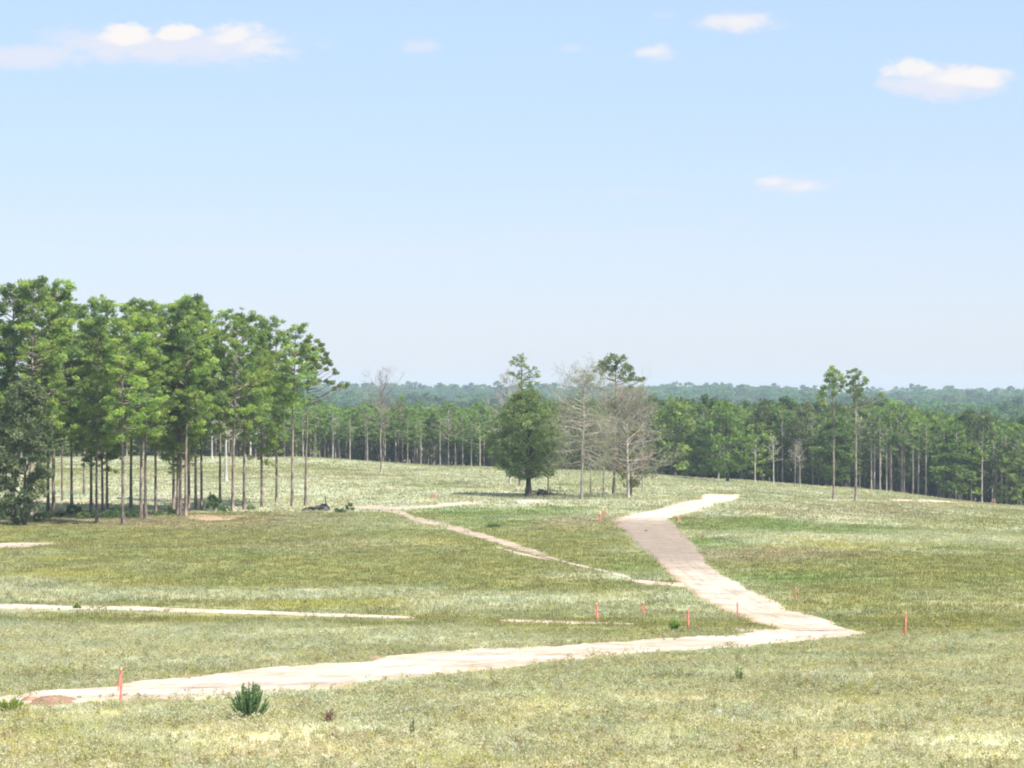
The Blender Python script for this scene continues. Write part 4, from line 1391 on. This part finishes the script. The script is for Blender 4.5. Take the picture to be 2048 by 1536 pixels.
def gn_scatter(name, label, pts, sc, scz, rz, idx, protos):
    me = bpy.data.meshes.new(name)
    me.vertices.add(len(pts))
    me.vertices.foreach_set('co', np.asarray(pts, np.float32).ravel())
    for nm, arr in (('sx', sc), ('sz', scz), ('rz', rz)):
        a = me.attributes.new(nm, 'FLOAT', 'POINT')
        a.data.foreach_set('value', np.asarray(arr, np.float32))
    a = me.attributes.new('kind_index', 'INT', 'POINT')
    a.data.foreach_set('value', np.asarray(idx, np.int32))
    o = obj(name, me)
    o['kind'] = 'stuff'
    o['label'] = label
    o['category'] = 'wood'
    ng = bpy.data.node_groups.new(name, 'GeometryNodeTree')
    ng.interface.new_socket('Geometry', in_out='INPUT', socket_type='NodeSocketGeometry')
    ng.interface.new_socket('Geometry', in_out='OUTPUT', socket_type='NodeSocketGeometry')
    N, L = ng.nodes, ng.links
    gi, go = N.new('NodeGroupInput'), N.new('NodeGroupOutput')
    jn = N.new('GeometryNodeJoinGeometry')

    def na(nm, ty='FLOAT'):
        q = N.new('GeometryNodeInputNamedAttribute')
        q.data_type = ty
        q.inputs['Name'].default_value = nm
        return q.outputs['Attribute']
    cs = N.new('ShaderNodeCombineXYZ')
    sx = na('sx')
    L.new(sx, cs.inputs[0]); L.new(sx, cs.inputs[1]); L.new(na('sz'), cs.inputs[2])
    cr = N.new('ShaderNodeCombineXYZ')
    L.new(na('rz'), cr.inputs[2])
    er = N.new('FunctionNodeEulerToRotation')
    L.new(cr.outputs[0], er.inputs[0])
    ki = na('kind_index', 'INT')
    for k, pm in enumerate(protos):
        po = bpy.data.objects.new('wood_tree', pm)
        oi = N.new('GeometryNodeObjectInfo')
        oi.inputs['Object'].default_value = po
        oi.inputs['As Instance'].default_value = True
        cmp = N.new('FunctionNodeCompare')
        cmp.data_type = 'INT'
        cmp.operation = 'EQUAL'
        ii = [s for s in cmp.inputs if s.type == 'INT']
        L.new(ki, ii[0])
        ii[1].default_value = k
        ip = N.new('GeometryNodeInstanceOnPoints')
        L.new(gi.outputs[0], ip.inputs['Points'])
        L.new(cmp.outputs[0], ip.inputs['Selection'])
        L.new(oi.outputs['Geometry'], ip.inputs['Instance'])
        L.new(er.outputs[0], ip.inputs['Rotation'])
        L.new(cs.outputs[0], ip.inputs['Scale'])
        L.new(ip.outputs[0], jn.inputs[0])
    L.new(jn.outputs[0], go.inputs[0])
    md = o.modifiers.new('scatter', 'NODES')
    md.node_group = ng
    return o


near_protos = [join_meshes('wood_pine', WP[k]) for k in range(4)] + [join_meshes('wood_leafy', WB[k]) for k in range(4)]


def far_wood():
    rng = np.random.default_rng(77)
    # deeper rows of the same wood
    P, S, Z, R, I = [], [], [], [], []
    D = 446.0
    while D < 600:
        step = 3.0 + (D - 446) * 0.012
        xs = np.arange(-0.30 * D, 0.30 * D, step) + rng.random(len(np.arange(-0.30 * D, 0.30 * D, step))) * step * .8
        ys = D + rng.normal(size=len(xs)) * 1.0
        px = 1024 + F * xs / ys
        e = edge_y(xs, ys) + 13
        ins = (px > -120) & (px < 2190)
        ok = np.where(ins, ys > e + 4 * (fbm(xs, ys, 12, 9, 2) - .5), ys > e - 13)
        ztop = np.interp(px, [-1400, 650, 700, 900, 1000, 1100, 1300, 1400, 1480, 1560, 1640, 1760, 1830, 2048, 3400],
                         [822, 822, 818, 822, 826, 815, 808, 812, 824, 818, 824, 820, 830, 860, 890])
        z = gz(xs, ys)
        H = np.clip((YH - ztop) / F * np.minimum(ys, 500) + ZC - z + rng.normal(size=len(xs)) * .8 - (ys - 450) * .01, 7, 19)
        left = px < 1010
        k = np.where(rng.random(len(xs)) < np.where(left, .93, np.where(px > 1700, .6, .35)), rng.integers(0, 4, len(xs)), rng.integers(4, 8, len(xs)))
        P.append(np.stack([xs, ys, z - .1], 1)[ok]); S.append((.95 + .35 * rng.random(len(xs)))[ok])
        Z.append((H / np.where(k < 4, 14, 13))[ok]); R.append((rng.random(len(xs)) * 6.28)[ok]); I.append(k[ok])
        D += step * .95
    gn_scatter('wood', 'the depth of the dark wood behind its front trees', np.concatenate(P), np.concatenate(S), np.concatenate(Z), np.concatenate(R), np.concatenate(I), near_protos)
    # the valley and the ridge beyond
    cp = []
    for k in range(7):
        gs = [[(.10, .21, .07), (.12, .24, .075)], [(.06, .11, .05), (.05, .09, .045)], [(.14, .25, .08), (.12, .22, .07)],
              [(.14, .17, .085), (.12, .15, .08)], [(.095, .20, .07), (.11, .22, .07)], [(.07, .13, .05)], [(.12, .20, .065)]][k]
        cp.append(join_meshes('ridge_tree', broadleaf(400 + k, 16, .25, 3.7 + .3 * (k % 3), .2, 40, 14, .75, 1.0, gs, 'round' if k % 2 else 'oval', 'darkbark', .55)))
    P, S, Z, R, I = [], [], [], [], []
    D = 600.0
    while D < 2950:
        step = 5.0 + (D - 600) * 0.0016
        xs = np.arange(-0.30 * D, 0.30 * D, step)
        xs = xs + (rng.random(len(xs)) - .5) * step * .9
        ys = D + (rng.random(len(xs)) - .5) * step
        z = gz(xs, ys)
        sp = fbm(xs, ys, 260, 31, 4, .6)
        s = (.75 + .5 * rng.random(len(xs))) * (0.85 + .5 * (fbm(xs, ys, 120, 35, 3) > .58))
        k = np.floor(np.clip((sp - .3) / .4 * 7 + rng.normal(size=len(xs)) * 1.3, 0, 6.99)).astype(int)
        dk = fbm(xs * .5, ys, 150, 39, 3)
        k = np.where(dk > .63, 1, k)
        P.append(np.stack([xs, ys, z - .5], 1)); S.append(s * (1 + (D - 600) / 6000)); Z.append(s * (.85 + .3 * rng.random(len(xs))))
        R.append(rng.random(len(xs)) * 6.28); I.append(k)
        D += step * (1.0 + (D - 600) / 2500)
    print('far trees', sum(len(a) for a in P))
    gn_scatter('wooded_ridge', 'hazy blue green wooded ridge on the horizon behind the field', np.concatenate(P), np.concatenate(S), np.concatenate(Z), np.concatenate(R), np.concatenate(I), cp)


far_wood()


# ------------------------------------------------------------------ shrubs and undergrowth
def shrub_mesh(seed, H, W, n, ls, greens, mat='leaf'):
    rng = np.random.default_rng(seed)
    tb = Tubes()
    V, C = [], []
    for k in range(n):
        a = rng.random() * 2 * pi
        r = W * rng.random() ** .6
        c = np.array([cos(a) * r, sin(a) * r, H * (.25 + .7 * rng.random()) * (1 - .45 * (r / W) ** 2)])
        m = 34
        pts = clump_pts(rng, c, .28 * W, m, .8)
        pts[:, 2] = np.maximum(pts[:, 2], .03)
        col = np.array(greens[rng.integers(len(greens))]) * (.75 + .5 * rng.random((m, 1)))
        v, _, cc = leaves(pts, ls * (.7 + .6 * rng.random(m)), rng, 1.7, col, up=.5)
        V.append(v); C.append(cc)
        if k % 2 == 0:
            tb.add([(0, 0, -.05), c * .5 + np.array([0, 0, .05]), c], [.02, .014, .006], 3)
    V, C = np.concatenate(V), np.concatenate(C)
    return tb.mesh('stem', M['darkbark']), mesh_np('foliage', V, np.arange(len(V)).reshape(-1, 4), M[mat], C)


DKG = [(0.102, 0.176, 0.060), (0.085, 0.136, 0.053), (0.145, 0.224, 0.075)]
US = [shrub_mesh(500 + k, 1.3, 1.0, 20, .13, DKG) for k in range(3)]
UL = [(12, 1040, 1.3, 'lowest weedy green shrub at the left edge under the leafy tree'), (35, 1050, 1.0, 'round green shrub at the foot of the leafy tree'),
      (90, 1040, .9, 'shrub between the leafy tree and the straight dark trunk'), (120, 1034, .8, 'small shrub right of the straight dark trunk'),
      (147, 1030, 1.25, 'shrub wrapping the foot of the lone trunk in the first gap'), (166, 1038, .9, 'dark shrub left of the close group of trunks'),
      (182, 1036, .8, 'low shrub before the close group of four trunks'), (215, 1038, 1.0, 'dark green shrub left of the nearest pale trunk'),
      (232, 1035, 1.2, 'tall dark shrub just behind the nearest pale trunk'), (258, 1037, 1.1, 'wide shrub right of the nearest pale trunk'),
      (272, 1034, .9, 'dark shrub left of the two parallel trunks'), (318, 1032, .7, 'low shrub at the foot of the thin pale trunk'),
      (336, 1030, 1.0, 'green shrub left of the thick dark trunk cluster'), (428, 1022, 1.2, 'pointed green sapling shrub in the gap right of the cluster'),
      (447, 1025, .9, 'low round shrub left of the big peeling trunk'), (503, 1020, .7, 'low shrub between the two dark trunks on the right'),
      (70, 1044, .9, 'yellowish shrub in front of the tallest pine')]
for k, (px, py, s, lab) in enumerate(UL):
    b = at(px, py)
    put_tree('shrub', lab, 'shrub', b, US[k % 3], k * 1.3, (s * .75, s * .75, s * (.75 if 'pointed' not in lab else 1.3)), 'undergrowth at the foot of the grove', 0.02, ('stem', 'foliage'))
b = at(700, 1021)
put_tree('shrub', 'green bush beside the white sand left of the wheel track', 'shrub', b, shrub_mesh(510, .95, .5, 14, .12, [(.14, .19, .06), (.10, .16, .05)]), 0, names=('stem', 'foliage'))
b = at(680, 1025)
put_tree('shrub', 'lower green bush left of its taller twin near the white sand', 'shrub', b, shrub_mesh(511, .6, .6, 12, .12, [(.12, .17, .06), (.10, .14, .05)]), 0, names=('stem', 'foliage'))
b = at(985, 1055)
put_tree('shrub', 'dark green bush in the grass above the wheel track', 'shrub', b, shrub_mesh(512, .4, .8, 14, .11, [(.17, .25, .09), (.14, .21, .08)]), 0, names=('stem', 'foliage'))
b = at(155, 1217)
put_tree('shrub', 'small yellow green tuft growing in the sandy track', 'shrub', b, shrub_mesh(513, .32, .28, 10, .09, [(.17, .23, .05), (.13, .18, .05)]), 0, names=('stem', 'foliage'))


def lance_bush(seed, H, W, nst, greens, ll=.085, lw=.034):
    """bush of upright stems clothed in upward pointing lance leaves"""
    rng = np.random.default_rng(seed)
    tb = Tubes()
    V, C = [], []
    for k in range(nst):
        a = rng.random() * 2 * pi
        out = W * (.25 + .75 * rng.random())
        h = H * (1.0 - .50 * (out / W) ** 2) * (.45 + .55 * rng.random() ** .6)
        p0 = np.array([cos(a) * .06, sin(a) * .06, -.03])
        p2 = np.array([cos(a) * out, sin(a) * out, h])
        p1 = np.array([cos(a) * out * .75, sin(a) * out * .75, h * .45])
        s = np.linspace(0, 1, 8)[:, None]
        P = (1 - s) ** 2 * p0 + 2 * s * (1 - s) * p1 + s ** 2 * p2
        tb.add(P, np.linspace(.011, .004, 8), 4)
        m = 75
        f = .18 + .82 * rng.random(m)
        B = np.stack([np.interp(f, s[:, 0], P[:, i]) for i in range(3)], 1)
        th = rng.random(m) * 2 * pi
        d = np.stack([np.cos(th) * .6, np.sin(th) * .6, np.full(m, 1.0) + rng.normal(size=m) * .25], 1)
        d /= np.linalg.norm(d, axis=1, keepdims=True)
        w = np.cross(d, rng.normal(size=(m, 3)))
        w /= np.linalg.norm(w, axis=1, keepdims=True)
        L = ll * (.6 + .6 * rng.random((m, 1)))
        v = np.stack([B, B + d * L * .45 + w * lw / 2, B + d * L, B + d * L * .45 - w * lw / 2], 1).reshape(-1, 3)
        col = np.array(greens[rng.integers(len(greens))]) * (.75 + .5 * rng.random((m, 1)))
        V.append(v); C.append(np.repeat(col, 4, axis=0))
    V, C = np.concatenate(V), np.concatenate(C)
    return tb.mesh('stem', M['darkbark']), mesh_np('foliage', V, np.arange(len(V)).reshape(-1, 4), M['leaf'], C)


b = at(500, 1441)
put_tree('bush', 'dark blue green upright bush in the near foreground by the dirt road', 'bush', b,
         lance_bush(604, 1.36, .66, 95, [(.20, .34, .18), (.16, .28, .15), (.25, .37, .16)]), .3, names=('stem', 'foliage'))
b = at(1350, 1260)
put_tree('weed_tuft', 'bright green weed tuft between two flagged stakes', 'weed', b, lance_bush(611, .62, .42, 13, [(.22, .36, .10), (.27, .40, .13)], .16, .04), 0, names=('stem', 'foliage'))
b = at(20, 1424)
put_tree('weed_tuft', 'lime green weed at the left end of the dirt road', 'weed', b, lance_bush(612, .55, .6, 34, [(.34, .46, .12), (.38, .42, .12)], .10, .03), 0, names=('stem', 'foliage'))
b = at(1478, 1362)
put_tree('weed_tuft', 'spindly grey green weed in the right foreground', 'weed', b, lance_bush(613, .62, .25, 7, [(.26, .32, .16)], .10, .025), 0, names=('stem', 'foliage'))
b = at(825, 1478)
put_tree('weed_tuft', 'thin lone stalk in the foreground right of the dead weed', 'weed', b, lance_bush(614, .75, .08, 3, [(.24, .30, .15)], .08, .02), 0, names=('stem', 'foliage'))
b = at(1590, 1530)
put_tree('weed_tuft', 'thin lone stalk at the bottom of the right foreground', 'weed', b, lance_bush(615, .8, .08, 2, [(.2, .2, .13)], .05, .02), 0, names=('stem', 'foliage'))
# dead brown weed
rng = np.random.default_rng(9)
tb = Tubes()
for k in range(34):
    a = rng.random() * 2 * pi
    L = .18 + .30 * rng.random()
    e = radians(15 + 60 * rng.random())
    p = np.array([cos(a) * cos(e), sin(a) * cos(e), sin(e)]) * L
    tb.add([(0, 0, -.02), p * .5 + rng.normal(size=3) * .02, p], [.010, .008, .004], 3)
    for q in range(4):
        s = p * (.5 + .5 * rng.random())
        tb.add([s, s + rng.normal(size=3) * .04, s + rng.normal(size=3) * .08], [.008, .008, .004], 3)
b = at(660, 1444)
o = thing('dead_weed', 'dry reddish brown dead weed clump right of the dark foreground bush', 'weed', b, me=tb.mesh('dead_weed', m_plain('dry_stalks', (.22, .12, .08), .9, (.15, .08, .06))))


# ------------------------------------------------------------------ stakes with flagging tape
def stake(px, py, H, wide, label, tape=(.0, .85), lean=0.0, taped=True, tail=True):
    b = at(px, py)
    o = thing('survey_stake', label, 'stake', (b[0], b[1], b[2]), 0, 'wooden survey stakes with flagging')
    rr = RB(int(px))
    o.rotation_euler = (rr.uniform(-.03, .03), lean, rr.uniform(-.4, .4))
    w, d = .048 * wide, .022 * wide
    z0, z1 = -.15, H
    V = [(-w / 2, -d / 2, z0), (w / 2, -d / 2, z0), (w / 2, d / 2, z0), (-w / 2, d / 2, z0), (-w / 2, -d / 2, z1 - .02), (w / 2, -d / 2, z1), (w / 2, d / 2, z1), (-w / 2, d / 2, z1 - .02)]
    Q = [(0, 3, 2, 1), (4, 5, 6, 7), (0, 1, 5, 4), (1, 2, 6, 5), (2, 3, 7, 6), (3, 0, 4, 7)]
    obj('post', mesh_np('post', V, Q, M['lath']), o)
    if taped:
        rg = np.random.default_rng(int(px))
        Vt, Qt, n = [], [], 0
        # spiral wrap of crumpled tape: rings of varying girth
        zt, zb = H * tape[1], H * tape[0]
        rings = 14
        ns = 8
        for k in range(rings):
            z = zb + (zt - zb) * k / (rings - 1)
            r = (.027 + .010 * rg.random()) * wide * (1 if 0 < k < rings - 1 else .8)
            for j in range(ns):
                a = j / ns * 2 * pi
                q = r * (.85 + .3 * rg.random())
                Vt.append((cos(a) * q * 1.1, sin(a) * q * .8, z + .02 * sin(a)))
        for k in range(rings - 1):
            for j in range(ns):
                Qt.append((k * ns + j, k * ns + (j + 1) % ns, (k + 1) * ns + (j + 1) % ns, (k + 1) * ns + j))
        n = len(Vt)
        if tail:
            for q in range(4):
                a = rg.random() * 2 * pi
                z = zb + (zt - zb) * (.35 + .6 * rg.random())
                L = .18 + .25 * rg.random()
                for s in range(5):
                    f = s / 4
                    x = cos(a) * (.04 + .07 * f + .02 * sin(f * 6)) * wide
                    y = sin(a) * (.04 + .07 * f) * wide
                    Vt += [(x - .018, y, z - L * f), (x + .018, y + .006, z - L * f - .005)]
                for s in range(4):
                    i = n + s * 2
                    Qt.append((i, i + 1, i + 3, i + 2))
                n = len(Vt)
        obj('flagging', mesh_np('flagging', Vt, Qt, M['tape']), o)
    return o


stake(242, 1404, 1.20, 1.25, 'nearest stake wrapped in red tape, on the near edge of the dirt road', (.04, .97))
stake(1193, 1248, 1.18, 1.6, 'left one of three red taped stakes left of the graded road', (.25, .97), .0)
stake(1287, 1247, 1.28, 1.3, 'middle one of three red taped stakes, with bare lower half', (.40, .92))
stake(1376, 1262, 1.15, 1.5, 'right one of three red taped stakes left of the graded road', (.2, .98))
stake(1475, 1238, 1.02, 1.15, 'thin pink stake against the left side of the graded road', (.06, .97), tail=False)
stake(1591, 1202, .88, 1.3, 'orange taped stake right of the graded road, halfway down', (.1, .98), tail=False)
stake(1662, 1253, .42, .7, 'short thin stub stake on the right verge of the graded road', (.5, .9), tail=False)
stake(1810, 1271, 1.22, 1.5, 'rightmost red taped stake beyond the tip of the dirt road', (.05, .97), .05)
stake(1200, 1047, 1.25, 2.3, 'left one of the twin stakes left of the road bend', (.35, .8))
stake(1207, 1040, 1.2, 2.3, 'right one of the twin stakes left of the road bend', (.4, .9))
stake(1355, 1055, 1.2, 2.3, 'stake with orange tape on the right verge of the road bend', (.72, .92))
stake(869, 1007, 1.3, 2.3, 'lone orange flagged stake in the field left of the oak', (.5, .95))
stake(1989, 1013, 1.25, 2.4, 'pink flagged stake at the foot of the wood far right', (.35, .95))
stake(1953, 1004, 1.3, 1.8, 'bare pale post at the edge of the wood far right', taped=False)


# ------------------------------------------------------------------ silt fence scrap, debris, mound, stone, barrel
def silt_fence():
    b = at(632, 1022)
    o = thing('silt_fence', 'sagging black silt fence with one upright post at the right end of the grove', 'silt fence', b)
    rg = np.random.default_rng(4)
    xs = np.array([-1.55, -1.1, -.75, -.3, .1, .45, .8, 1.15, 1.5])
    top = np.array([.14, .42, .50, .48, .62, .74, .86, .92, .42])
    n, m = len(xs), 6
    xx = np.linspace(xs[0], xs[-1], 40)
    tt = np.interp(xx, xs, top)
    V, Q = [], []
    for i, x in enumerate(xx):
        for j in range(m):
            f = j / (m - 1)
            V.append((x + rg.normal() * .02, .12 * sin(x * 5) + .12 * sin(f * 6 + x * 3) + f * .25, tt[i] * f * (.94 + .1 * rg.random()) - .03))
    for i in range(39):
        if i in (13, 14) or i in (5,):
            continue
        for j in range(m - 1):
            a = i * m + j
            Q.append((a, a + m, a + m + 1, a + 1))
    # fold lying over the back so the scrap has body
    k0 = len(V)
    for i, x in enumerate(xx):
        for j in range(4):
            f = j / 3
            V.append((x, .25 + f * .45 + .12 * sin(x * 5), tt[i] * (1 - f) * .92 - .03 * f))
    for i in range(39):
        for j in range(3):
            a = k0 + i * 4 + j
            Q.append((a, a + 4, a + 5, a + 1))
    obj('fabric', mesh_np('fabric', V, Q, M['fabric'], smooth=True), o)
    for (x, h, r, ln) in ((1.13, 1.65, .075, -.08), (-1.1, .5, .03, -.1), (.1, .7, .03, .05), (1.55, .45, .04, 0)):
        t = Tubes()
        t.add([(x, .1, -.1), (x + ln * .5, .1, h * .5), (x + ln, .1, h)], [r, r * .9, r * .7], 5)
        obj('post', t.mesh('post', M['deadwood'] if x != 1.55 else M['barrel']), o)
    t = Tubes()
    t.add([(-1.7, -.1, 0), (-1.45, -.1, .22), (-1.0, -.1, .36), (-.7, -.1, .34)], [.06, .07, .07, .05], 5)
    obj('log', t.mesh('log', M['deadwood']), o)


silt_fence()


def debris():
    b = at(1089, 991)
    o = thing('debris_pile', 'dark heap of broken limbs and a grey crate right of the oak trunk', 'debris', b)
    rg = np.random.default_rng(8)
    t = Tubes()
    for k in range(44):
        c = np.array([rg.normal() * .8, rg.normal() * .4, .1 + abs(rg.normal()) * .25])
        a = rg.random() * 2 * pi
        L = .4 + .8 * rg.random()
        d = np.array([cos(a), sin(a) * .6, .12 + .35 * rg.normal()])
        t.add([c - d * L / 2, c + rg.normal(size=3) * .06, c + d * L / 2], [.05, .06, .03], 5)
    obj('branches', t.mesh('branches', M['deadwood']), o)

    def box(x0, x1, y0, y1, z0, z1):
        V = [(x, y, z) for z in (z0, z1) for y in (y0, y1) for x in (x0, x1)]
        Q = [(0, 2, 3, 1), (4, 5, 7, 6), (0, 1, 5, 4), (2, 6, 7, 3), (0, 4, 6, 2), (1, 3, 7, 5)]
        return V, Q
    V, Q, n = [], [], 0
    for k in range(5):
        v, q = box(-.85, -.05, -.15, .35, .38 + k * .095, .46 + k * .095)
        V += v; Q += [tuple(i + n for i in f) for f in q]; n = len(V)
    obj('crate', mesh_np('crate', V, Q, M['greybox']), o)
    t = Tubes()
    for (x, h) in ((.12, 1.15), (.72, 1.35), (-.9, .5)):
        t.add([(x, 0, -.1), (x + .02, 0, h * .6), (x - .03, 0, h)], [.07, .055, .045], 5)
    t.add([(-1.3, -.1, .34), (-.6, -.1, .32)], [.06, .06], 5)
    t.add([(.9, 0, .2), (1.5, 0, .1), (1.9, 0, .3)], [.06, .05, .03], 5)
    obj('stump', t.mesh('stump', M['deadwood']), o)
    b = at(1120, 982)
    t = Tubes()
    t.add([(0, 0, -.1), (0, 0, .5), (.01, 0, .85)], [.05, .05, .045], 5)
    thing('wooden_post', 'short dark post standing right of the debris heap', 'post', b, me=t.mesh('wooden_post', M['deadwood']))


debris()


def mound(px, py, rx, ry, h, label, cols, seed):
    b = at(px, py)
    rg = np.random.default_rng(seed)
    n = 60
    u = np.linspace(-1, 1, n)
    X, Y = np.meshgrid(u, u)
    x, y = X.ravel() * rx, Y.ravel() * ry
    r = np.sqrt(X.ravel() ** 2 + Y.ravel() ** 2)
    z = np.maximum(0, 1 - r ** 1.6) * h * (0.35 + 1.1 * fbm(x, y, .45, seed, 4, .7)) + (fbm(x, y, .22, seed + 3, 3, .7) - .5) * .10 * sstep(r, 1, .8)
    z = z + gz(b[0] + x, b[1] + y) - b[2] - .03
    i = np.arange(n - 1)[:, None] * n
    j = np.arange(n - 1)[None, :]
    Q = np.stack([i + j, i + j + 1, i + n + j + 1, i + n + j], -1).reshape(-1, 4)
    ctr = (r[Q].mean(1) < 1.02)
    f = fbm(x, y, .5, seed + 9, 3)[:, None]
    c = np.array(cols[0]) * f + np.array(cols[1]) * (1 - f)
    return thing('soil_mound', label, 'mound', b, me=mesh_np('soil_mound', np.stack([x, y, z], 1), Q[ctr], M['dirt'], c, smooth=True))


mound(107, 1404, .95, 1.5, .26, 'larger red brown soil heap on the left end of the dirt road', [(.28, .18, .115), (.17, .105, .07)], 71)
mound(62, 1401, .5, 1.1, .15, 'smaller red brown soil heap left of the larger one', [(.34, .20, .125), (.21, .12, .08)], 72)
mound(750, 1318, .55, .7, .17, 'small brown clod heap on the far edge of the dirt road', [(.34, .22, .14), (.26, .17, .11)], 73)
mound(425, 1035, 1.5, 1.2, .12, 'orange soil hump in front of the grove', [(.48, .30, .18), (.40, .25, .15)], 74)


def rock(px, py, s, label, seed):
    b = at(px, py)
    me = bpy.data.meshes.new('rock')
    import bmesh
    bm = bmesh.new()
    bmesh.ops.create_icosphere(bm, subdivisions=3, radius=s)
    rg = random.Random(seed)
    ph = [rg.uniform(0, 6) for _ in range(6)]
    for v in bm.verts:
        k = 1 + .22 * sin(v.co.x * 4 / s + ph[0]) * sin(v.co.y * 3 / s + ph[1]) + .15 * sin(v.co.z * 5 / s + ph[2])
        v.co = v.co * k
        v.co.z *= .6
    bm.to_mesh(me)
    bm.free()
    me.materials.append(M['deadwood'])
    thing('rock', label, 'rock', (b[0], b[1], b[2] + s * .3), me=me)


rock(1292, 1063, .16, 'dark stone lying on the grey upper part of the graded road', 3)




# ------------------------------------------------------------------ haze: the air between here and the ridge
def haze():
    x0, x1, y0, y1 = BX0 - 20, BX1 + 20, BY0 - 20, BY1 + 20
    z0, z1 = ZMIN - 1.0, 38.0
    V = [(x, y, z) for z in (z0, z1) for y in (y0, y1) for x in (x0, x1)]
    Q = [(0, 2, 3, 1), (4, 5, 7, 6), (0, 1, 5, 4), (2, 6, 7, 3), (0, 4, 6, 2), (1, 3, 7, 5)]
    m, g = mat_base('haze_air')
    out = g.n('ShaderNodeOutputMaterial')
    v = g.n('ShaderNodeVolumePrincipled')
    v.inputs['Color'].default_value = (0.72, 0.89, 1.0, 1)
    v.inputs['Density'].default_value = HAZE_D
    v.inputs['Anisotropy'].default_value = 0.0
    g.l(v.outputs[0], out.inputs['Volume'])
    me = mesh_np('haze', V, Q, m)
    o = obj('haze', me)
    o['kind'] = 'stuff'
    o.display_type = 'WIRE'


haze()
print('objects', len(bpy.data.objects))
